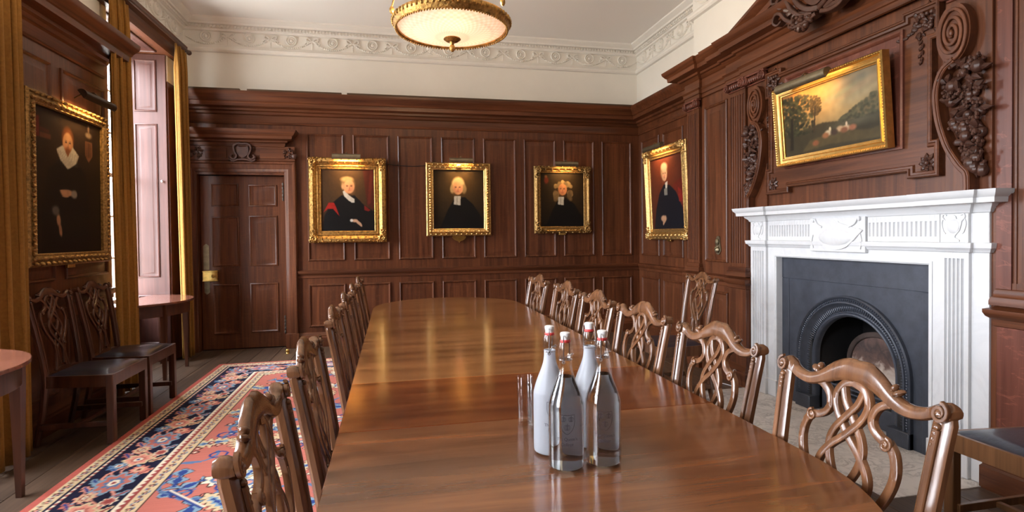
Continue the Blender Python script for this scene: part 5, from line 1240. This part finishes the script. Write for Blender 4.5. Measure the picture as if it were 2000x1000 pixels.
# ================================================================== ceiling bowl light
CX, CYY, RZ = .335, 3.08, 2.420
ch = thing('bowl_pendant', 'gilt-rimmed patterned glass bowl light hanging on chains above the table', 'pendant light', (CX, CYY, RZ))
rim = [(.298, -.008), (.305, -.014), (.312, -.008), (.315, .004), (.320, .010), (.325, .022), (.322, .036), (.314, .044), (.305, .042), (.301, .030), (.298, .010)]
MB().lathe(rim, n=72, close=True).build('rim', GILT, ch)
m = MB()
for k in range(64): a = 2*PI*k/64; m.blob((.322*math.cos(a), .322*math.sin(a), .024), (.010, .010, .014), 6, 4)
o_ = m.build('leaf_beading', GILT, ch); o_['kind'] = 'stuff'; m = MB()
for k in range(120): a = 2*PI*k/120; m.blob((.307*math.cos(a), .307*math.sin(a), -.016), .0055, 6, 4)
o_ = m.build('pearl_beading', GILT, ch); o_['kind'] = 'stuff'
def bowlmat():
    m_, t, b = newmat('pressed_glass_bowl'); tc = N(t, 'ShaderNodeTexCoord'); sx = N(t, 'ShaderNodeSeparateXYZ'); t.links.new(tc.outputs['Object'], sx.inputs[0])
    at = N(t, 'ShaderNodeMath', operation='ARCTAN2'); t.links.new(sx.outputs['Y'], at.inputs[0]); t.links.new(sx.outputs['X'], at.inputs[1])
    p2 = N(t, 'ShaderNodeMath', operation='POWER'); p2.inputs[1].default_value = 2; t.links.new(sx.outputs['X'], p2.inputs[0])
    q2 = N(t, 'ShaderNodeMath', operation='POWER'); q2.inputs[1].default_value = 2; t.links.new(sx.outputs['Y'], q2.inputs[0])
    ad = N(t, 'ShaderNodeMath', operation='ADD'); t.links.new(p2.outputs[0], ad.inputs[0]); t.links.new(q2.outputs[0], ad.inputs[1])
    sq = N(t, 'ShaderNodeMath', operation='SQRT'); t.links.new(ad.outputs[0], sq.inputs[0])
    def sine(src, k):
        a = N(t, 'ShaderNodeMath', operation='MULTIPLY'); a.inputs[1].default_value = k; t.links.new(src, a.inputs[0])
        s_ = N(t, 'ShaderNodeMath', operation='SINE'); t.links.new(a.outputs[0], s_.inputs[0]); return s_.outputs[0]
    mu = N(t, 'ShaderNodeMath', operation='MULTIPLY'); t.links.new(sine(at.outputs[0], 40), mu.inputs[0]); t.links.new(sine(sq.outputs[0], 190), mu.inputs[1])
    mr = N(t, 'ShaderNodeMapRange'); mr.inputs[1].default_value = -.5; mr.inputs[2].default_value = .6; t.links.new(mu.outputs[0], mr.inputs[0])
    rr = ramp(t, [(0, (.35, .35, .35)), (.15, (1, 1, 1)), (.30, (.45, .45, .45)), (.34, (1, 1, 1)), (.70, (1, 1, 1)), (.74, (.55, .55, .55)), (.80, (1, 1, 1)), (.93, (.62, .62, .62)), (1, (.5, .5, .5))])
    dv = N(t, 'ShaderNodeMath', operation='DIVIDE'); dv.inputs[1].default_value = .30; t.links.new(sq.outputs[0], dv.inputs[0]); t.links.new(dv.outputs[0], rr.inputs[0])
    c = ramp(t, [(0, (.95, .52, .30)), (1, (1.0, .84, .68))]); t.links.new(mr.outputs[0], c.inputs[0])
    col = mixc(t, c.outputs[0], rr.outputs[0], .75, 'MULTIPLY')
    b.inputs['Base Color'].default_value = (.8, .7, .6, 1); t.links.new(col, b.inputs['Emission Color']); b.inputs['Emission Strength'].default_value = .40; b.inputs['Roughness'].default_value = .25
    tr = N(t, 'ShaderNodeBsdfTranslucent'); tr.inputs[0].default_value = (.9, .80, .68, 1); mx = N(t, 'ShaderNodeMixShader'); mx.inputs[0].default_value = .14
    t.links.new(b.outputs[0], mx.inputs[1]); t.links.new(tr.outputs[0], mx.inputs[2]); t.links.new(mx.outputs[0], t.nodes['Material Output'].inputs[0]); return m_
bw = [(.299, .008), (.292, -.004), (.272, -.012), (.245, -.021), (.21, -.031), (.17, -.041), (.12, -.050), (.075, -.055), (.06, -.058), (.0, -.059)]
MB().lathe(bw, n=64).build('glass_bowl', bowlmat(), ch, smooth=60)
MB().lathe([(0, -.054), (.045, -.056), (.048, -.063), (.036, -.072), (.014, -.078), (.009, -.092), (.016, -.104), (.015, -.118), (.006, -.130), (0, -.134)], n=24).build('finial', GILT, ch)
for k, a in enumerate((math.radians(180), math.radians(-41), math.radians(75))):
    m = MB(); m.blob((.325*math.cos(a), .325*math.sin(a), .075), (.014, .014, .022), 8, 5)
    p0 = Vector((.325*math.cos(a), .325*math.sin(a), .09)); p1 = Vector((.04*math.cos(a), .04*math.sin(a), 1.15)); n = 26
    for q in range(n):
        c = p0.lerp(p1, (q+.5)/n); d = (p1-p0).normalized(); e = d.cross(Vector((0, 0, 1))).normalized() if q % 2 else d.cross(Vector((math.cos(a), math.sin(a), 0))).normalized()
        L = (p1-p0).length/n*.66
        m.tube([c+d*(L*math.cos(2*PI*w_/10))+e*(.012*math.sin(2*PI*w_/10)) for w_ in range(10)], .0035, 5, True)
    m.build('chain', GILT, ch)
MB().lathe([(0, 1.14), (.05, 1.145), (.055, 1.17), (.03, 1.19), (.02, 1.22), (.07, 1.245), (.075, 1.2575)], n=24).build('ceiling_rose', GILT, ch)
for a in (0.5, 2.6, 4.7):
    l = bpy.data.lights.new('bulb', 'POINT'); l.energy = 16; l.color = (1, .74, .46); l.shadow_soft_size = .03
    o = bpy.data.objects.new('bulb', l); COL.objects.link(o); o.parent = ch; o.location = (.16*math.cos(a), .16*math.sin(a), .035)
# ================================================================== bottles and glasses
def glyphs():
    def arc(cx, cy, rx, ry, a0, a1, n=10): return [(cx+rx*math.cos(math.radians(a0+(a1-a0)*k/n)), cy+ry*math.sin(math.radians(a0+(a1-a0)*k/n))) for k in range(n+1)]
    W_, T_ = .085, .035
    sf = lambda x, y, k=.09: ([(x-k, y), (x+k, y)], T_)
    g = {}
    g['T'] = (.66, [([(.02, .70), (.62, .70)], T_*1.3), ([(.32, .70), (.32, 0)], W_), sf(.32, .01, .12), ([(.03, .71), (.02, .58)], T_), ([(.61, .71), (.62, .58)], T_)])
    g['h'] = (.54, [([(.10, .74), (.10, 0)], W_), (arc(.26, .30, .15, .16, 150, 0), T_*1.4), ([(.41, .32), (.41, 0)], W_), sf(.10, .01), sf(.41, .01), ([(.02, .72), (.10, .74)], T_)])
    g['e'] = (.46, [(arc(.23, .23, .17, .23, 10, 320, 16), W_*.8), ([(.07, .27), (.39, .27)], T_)])
    g['Q'] = (.78, [(arc(.37, .36, .31, .36, 0, 360, 24), W_*.9), ([(.36, .03), (.52, -.12), (.74, -.18)], W_*.8)])
    g['u'] = (.56, [([(.11, .46), (.11, .14)], W_), (arc(.25, .15, .14, .15, 180, 350), T_*1.4), ([(.41, .46), (.41, 0)], W_), ([(.03, .45), (.11, .46)], T_), ([(.33, .45), (.41, .46)], T_), ([(.41, .01), (.49, .02)], T_)])
    g['n'] = (.56, [([(.11, .46), (.11, 0)], W_), (arc(.27, .30, .15, .16, 150, 0), T_*1.4), ([(.42, .32), (.42, 0)], W_), sf(.11, .01), sf(.42, .01), ([(.03, .45), (.11, .46)], T_)])
    g["'"] = (.20, [([(.10, .74), (.08, .56)], W_*.8)])
    g['s'] = (.38, [(arc(.19, .345, .12, .115, 40, 270, 8)[:-1]+arc(.19, .115, .13, .115, 90, -140, 8), W_*.75)])
    g['C'] = (.68, [(arc(.37, .35, .32, .36, 42, 318, 20), W_*.9), ([(.61, .68), (.61, .5)], T_)])
    g['o'] = (.52, [(arc(.25, .23, .20, .23, 0, 360, 16), W_*.8)])
    g['l'] = (.27, [([(.13, .74), (.13, 0)], W_), sf(.13, .01), ([(.05, .72), (.13, .74)], T_)])
    g['g'] = (.50, [(arc(.22, .30, .15, .16, 0, 360, 14), W_*.7), (arc(.23, -.08, .18, .11, 0, 360, 14), T_*1.4), ([(.12, .17), (.12, .06), (.32, .03)], T_*1.4), ([(.34, .40), (.47, .46)], T_*1.2)])
    g[' '] = (.28, [])
    return g
GL = glyphs()
def strokes(s, pts, wd, m):
    n = len(pts); vs_ = []
    for i, p in enumerate(pts):
        a, b = pts[max(i-1, 0)], pts[min(i+1, n-1)]; tx, ty = b[0]-a[0], b[1]-a[1]; L = math.hypot(tx, ty) or 1
        for q in (-wd/2, wd/2): vs_.append(m(p[0]-ty/L*q, p[1]+tx/L*q))
    s.add(vs_, [(2*i, 2*i+1, 2*i+3, 2*i+2) for i in range(n-1)])
def text(s, txt, cx, y, size, m):
    tot = sum(GL[c][0] for c in txt)*size; x = cx-tot/2
    for c in txt:
        adv, st = GL[c]
        for pts, wd in st: strokes(s, [(x+a*size, y+b*size) for a, b in pts], wd*size, m)
        x += adv*size
BR_ = .0405
OUT = catmull([(.0, .002), (.030, .002), (.0375, .004), (BR_, .012), (BR_, .06), (BR_, .135), (.0385, .152), (.0315, .175), (.0225, .198), (.0165, .216), (.0142, .232), (.0138, .247)], 4)
OUT = [tuple(map(float, p)) for p in OUT]+[(.0155, .250), (.0160, .256), (.0158, .276), (.0140, .283)]
INN = [(max(0.0, r-.0026), max(z, .007)) for r, z in OUT if z > .006]
def bottle(x, y, face, frosted, label):
    t_ = thing('water_bottle', label, 'bottle', (x, y, TZ+.0006), face, 'swing-top water bottles on the table')
    gm = FROST if frosted else GLASS
    inn = [(0, .0072)]+[(r, z) for r, z in INN if r > 0.001]
    if frosted:
        MB().lathe([p for p in OUT if p[1] < .249]+[p for p in inn if p[1] < .249][::-1], n=40).build('bottle_glass', gm, t_, smooth=60)
        MB().lathe([p for p in OUT if p[1] >= .2495]+[p for p in inn if p[1] >= .2495][::-1], n=40, close=True).build('bottle_neck', GLASS, t_, smooth=60)
    else: MB().lathe(OUT+inn[::-1], n=40).build('bottle_glass', gm, t_, smooth=60)
    lv = .206; wt = [(0, .0069)]+[(r+.0004, max(z, .0069)) for r, z in INN if .001 < r and z < lv]; rl = wt[-1][0]; wt += [(rl*.95, lv), (0, lv)]
    MB().lathe(wt, n=40).build('water', WATER, t_, smooth=60)
    MB().lathe([(0, .2825), (.0105, .2825), (.0118, .2845), (.0118, .2865), (.0100, .289)], n=20).build('seal', RUBBER, t_)
    MB().lathe([(.0098, .289), (.0105, .295), (.0118, .300), (.0112, .304), (.008, .3055), (0, .306)], n=20).build('stopper', CERAMIC, t_)
    m = MB(); r_ = .0150
    m.tube([(r_*math.cos(2*PI*k/20), r_*math.sin(2*PI*k/20), .244) for k in range(20)], .0010, 6, True)
    for s_ in (-1, 1):
        m.tube(catmull([(s_*.0085, 0, .299), (s_*.0155, -.002, .296), (s_*.0172, -.003, .275), (s_*.0178, -.002, .250), (s_*.017, .0, .240)], 4), .0011, 6)
        m.tube([(s_*.017+.0, -.002+.0032*math.cos(2*PI*k/10), .2405+.0032*math.sin(2*PI*k/10)) for k in range(10)], .0009, 6, True)
        m.tube([(s_*.0165, -.002, .2405), (s_*.0168, -.006, .252), (s_*.0140, -.011, .256)], .0010, 6)
    m.tube(catmull([(-.0140, -.011, .256), (-.008, -.0165, .2565), (0, -.018, .257), (.008, -.0165, .2565), (.0140, -.011, .256)], 4), .0010, 6)
    w_ = m.build('wire_bail', STEEL, t_); w_.rotation_euler = (0, 0, 1.15)
    R_ = BR_+.0002
    def mp(u, v): a = u/R_-PI/2; return (R_*math.cos(a), R_*math.sin(a), v)
    pr = MB(); shield = catmull([(-.0165, .131), (0, .1295), (.0165, .131)], 3)[:-1]+catmull([(.0165, .131), (.0165, .112), (.012, .098), (.0, .088), (-.012, .098), (-.0165, .112), (-.0165, .131)], 4)
    strokes(pr, shield, .0007, mp)
    for cx, cy in ((-.0085, .121), (.0085, .121), (0, .103)):
        k = 1 if cy > .11 else 1.15
        for q in range(-3, 4):
            if q: strokes(pr, [(cx+q*.0007*k, cy+.003*k), (cx+q*.0017*k, cy+.006*k-.0008*abs(q)), (cx+q*.0021*k, cy+.001*k), (cx+q*.0014*k, cy-.0045*k)], .00038, mp)
        strokes(pr, [(cx, cy+.0055*k), (cx, cy-.006*k)], .0009, mp); strokes(pr, [(cx, cy+.006*k), (cx+.0015, cy+.0072*k)], .0009, mp)
        strokes(pr, [(cx-.0035*k, cy-.0055*k), (cx-.001*k, cy-.004*k)], .0006, mp); strokes(pr, [(cx+.0035*k, cy-.0055*k), (cx+.001*k, cy-.004*k)], .0006, mp)
    pr.build('printed_shield', INK, t_, smooth=0, recalc=False); pr = MB()
    text(pr, "The Queen's", 0, .074, .0088, mp); text(pr, 'College', 0, .0625, .0088, mp)
    pr.build('printed_lettering', INK, t_, smooth=0, recalc=False); pr = MB()
    strokes(pr, catmull([(-.012, .036), (-.006, .038), (0, .036), (.006, .034), (.012, .037), (.010, .039)], 4), .0005, mp)
    pr.build('printed_flourish', INK, t_, smooth=0, recalc=False)
    return t_
def facing(x, y, off=0): return math.atan2(-y, -x)+PI/2+off
bottle(.375, 1.187, facing(.375, 1.187, .06), False, 'clear swing-top bottle of water, the one closer to the drinking glasses')
bottle(.464, 1.189, facing(.464, 1.189, .10), False, 'clear swing-top bottle of water, the one farther from the drinking glasses')
bottle(.366, 1.284, facing(.366, 1.284, .22), True, 'frosted swing-top bottle standing next to the two drinking glasses')
bottle(.474, 1.304, facing(.474, 1.304, 1.5), True, 'frosted swing-top bottle, the one standing apart from the drinking glasses')
def tumbler(x, y, label):
    t_ = thing('drinking_glass', label, 'glass', (x, y, TZ+.0006), 0, 'drinking glasses on the table')
    r = .0225; h = .132
    MB().lathe([(0, .0), (r*.86, 0), (r*.9, .003), (r, h), (r-.0006, h+.0008), (r-.0014, h), (r*.88-.0016, .014), (r*.5, .012), (0, .0115)], n=32).build('tumbler', GLASS, t_, smooth=50)
tumbler(.352, 1.490, 'tall clear drinking glass, the one farther from the frosted bottle'); tumbler(.366, 1.432, 'tall clear drinking glass right beside the frosted bottle')
# ================================================================== odds and ends on the floor
m = MB().lathe([(0, .05), (.014, .048), (.022, .035), (.022, .02), (.016, .012), (.02, .004), (.026, .001)], (-1.15, 6.42, 0), 16); tag(m.build('door_stop', BRASS), 'small brass door stop screwed to the boards before the door', 'door stop')
m = MB().tube(catmull([(2.80, 4.12, .10), (2.77, 4.10, .13), (2.73, 4.07, .12), (2.71, 4.05, .05), (2.73, 4.06, .006), (2.70, 4.12, .006), (2.66, 4.2, .006)], 6), .004, 6); tag(m.build('white_cable', plain('white_plastic', (.7, .7, .7), .4)), 'white cable looping on the floor beside the mantelpiece', 'cable')
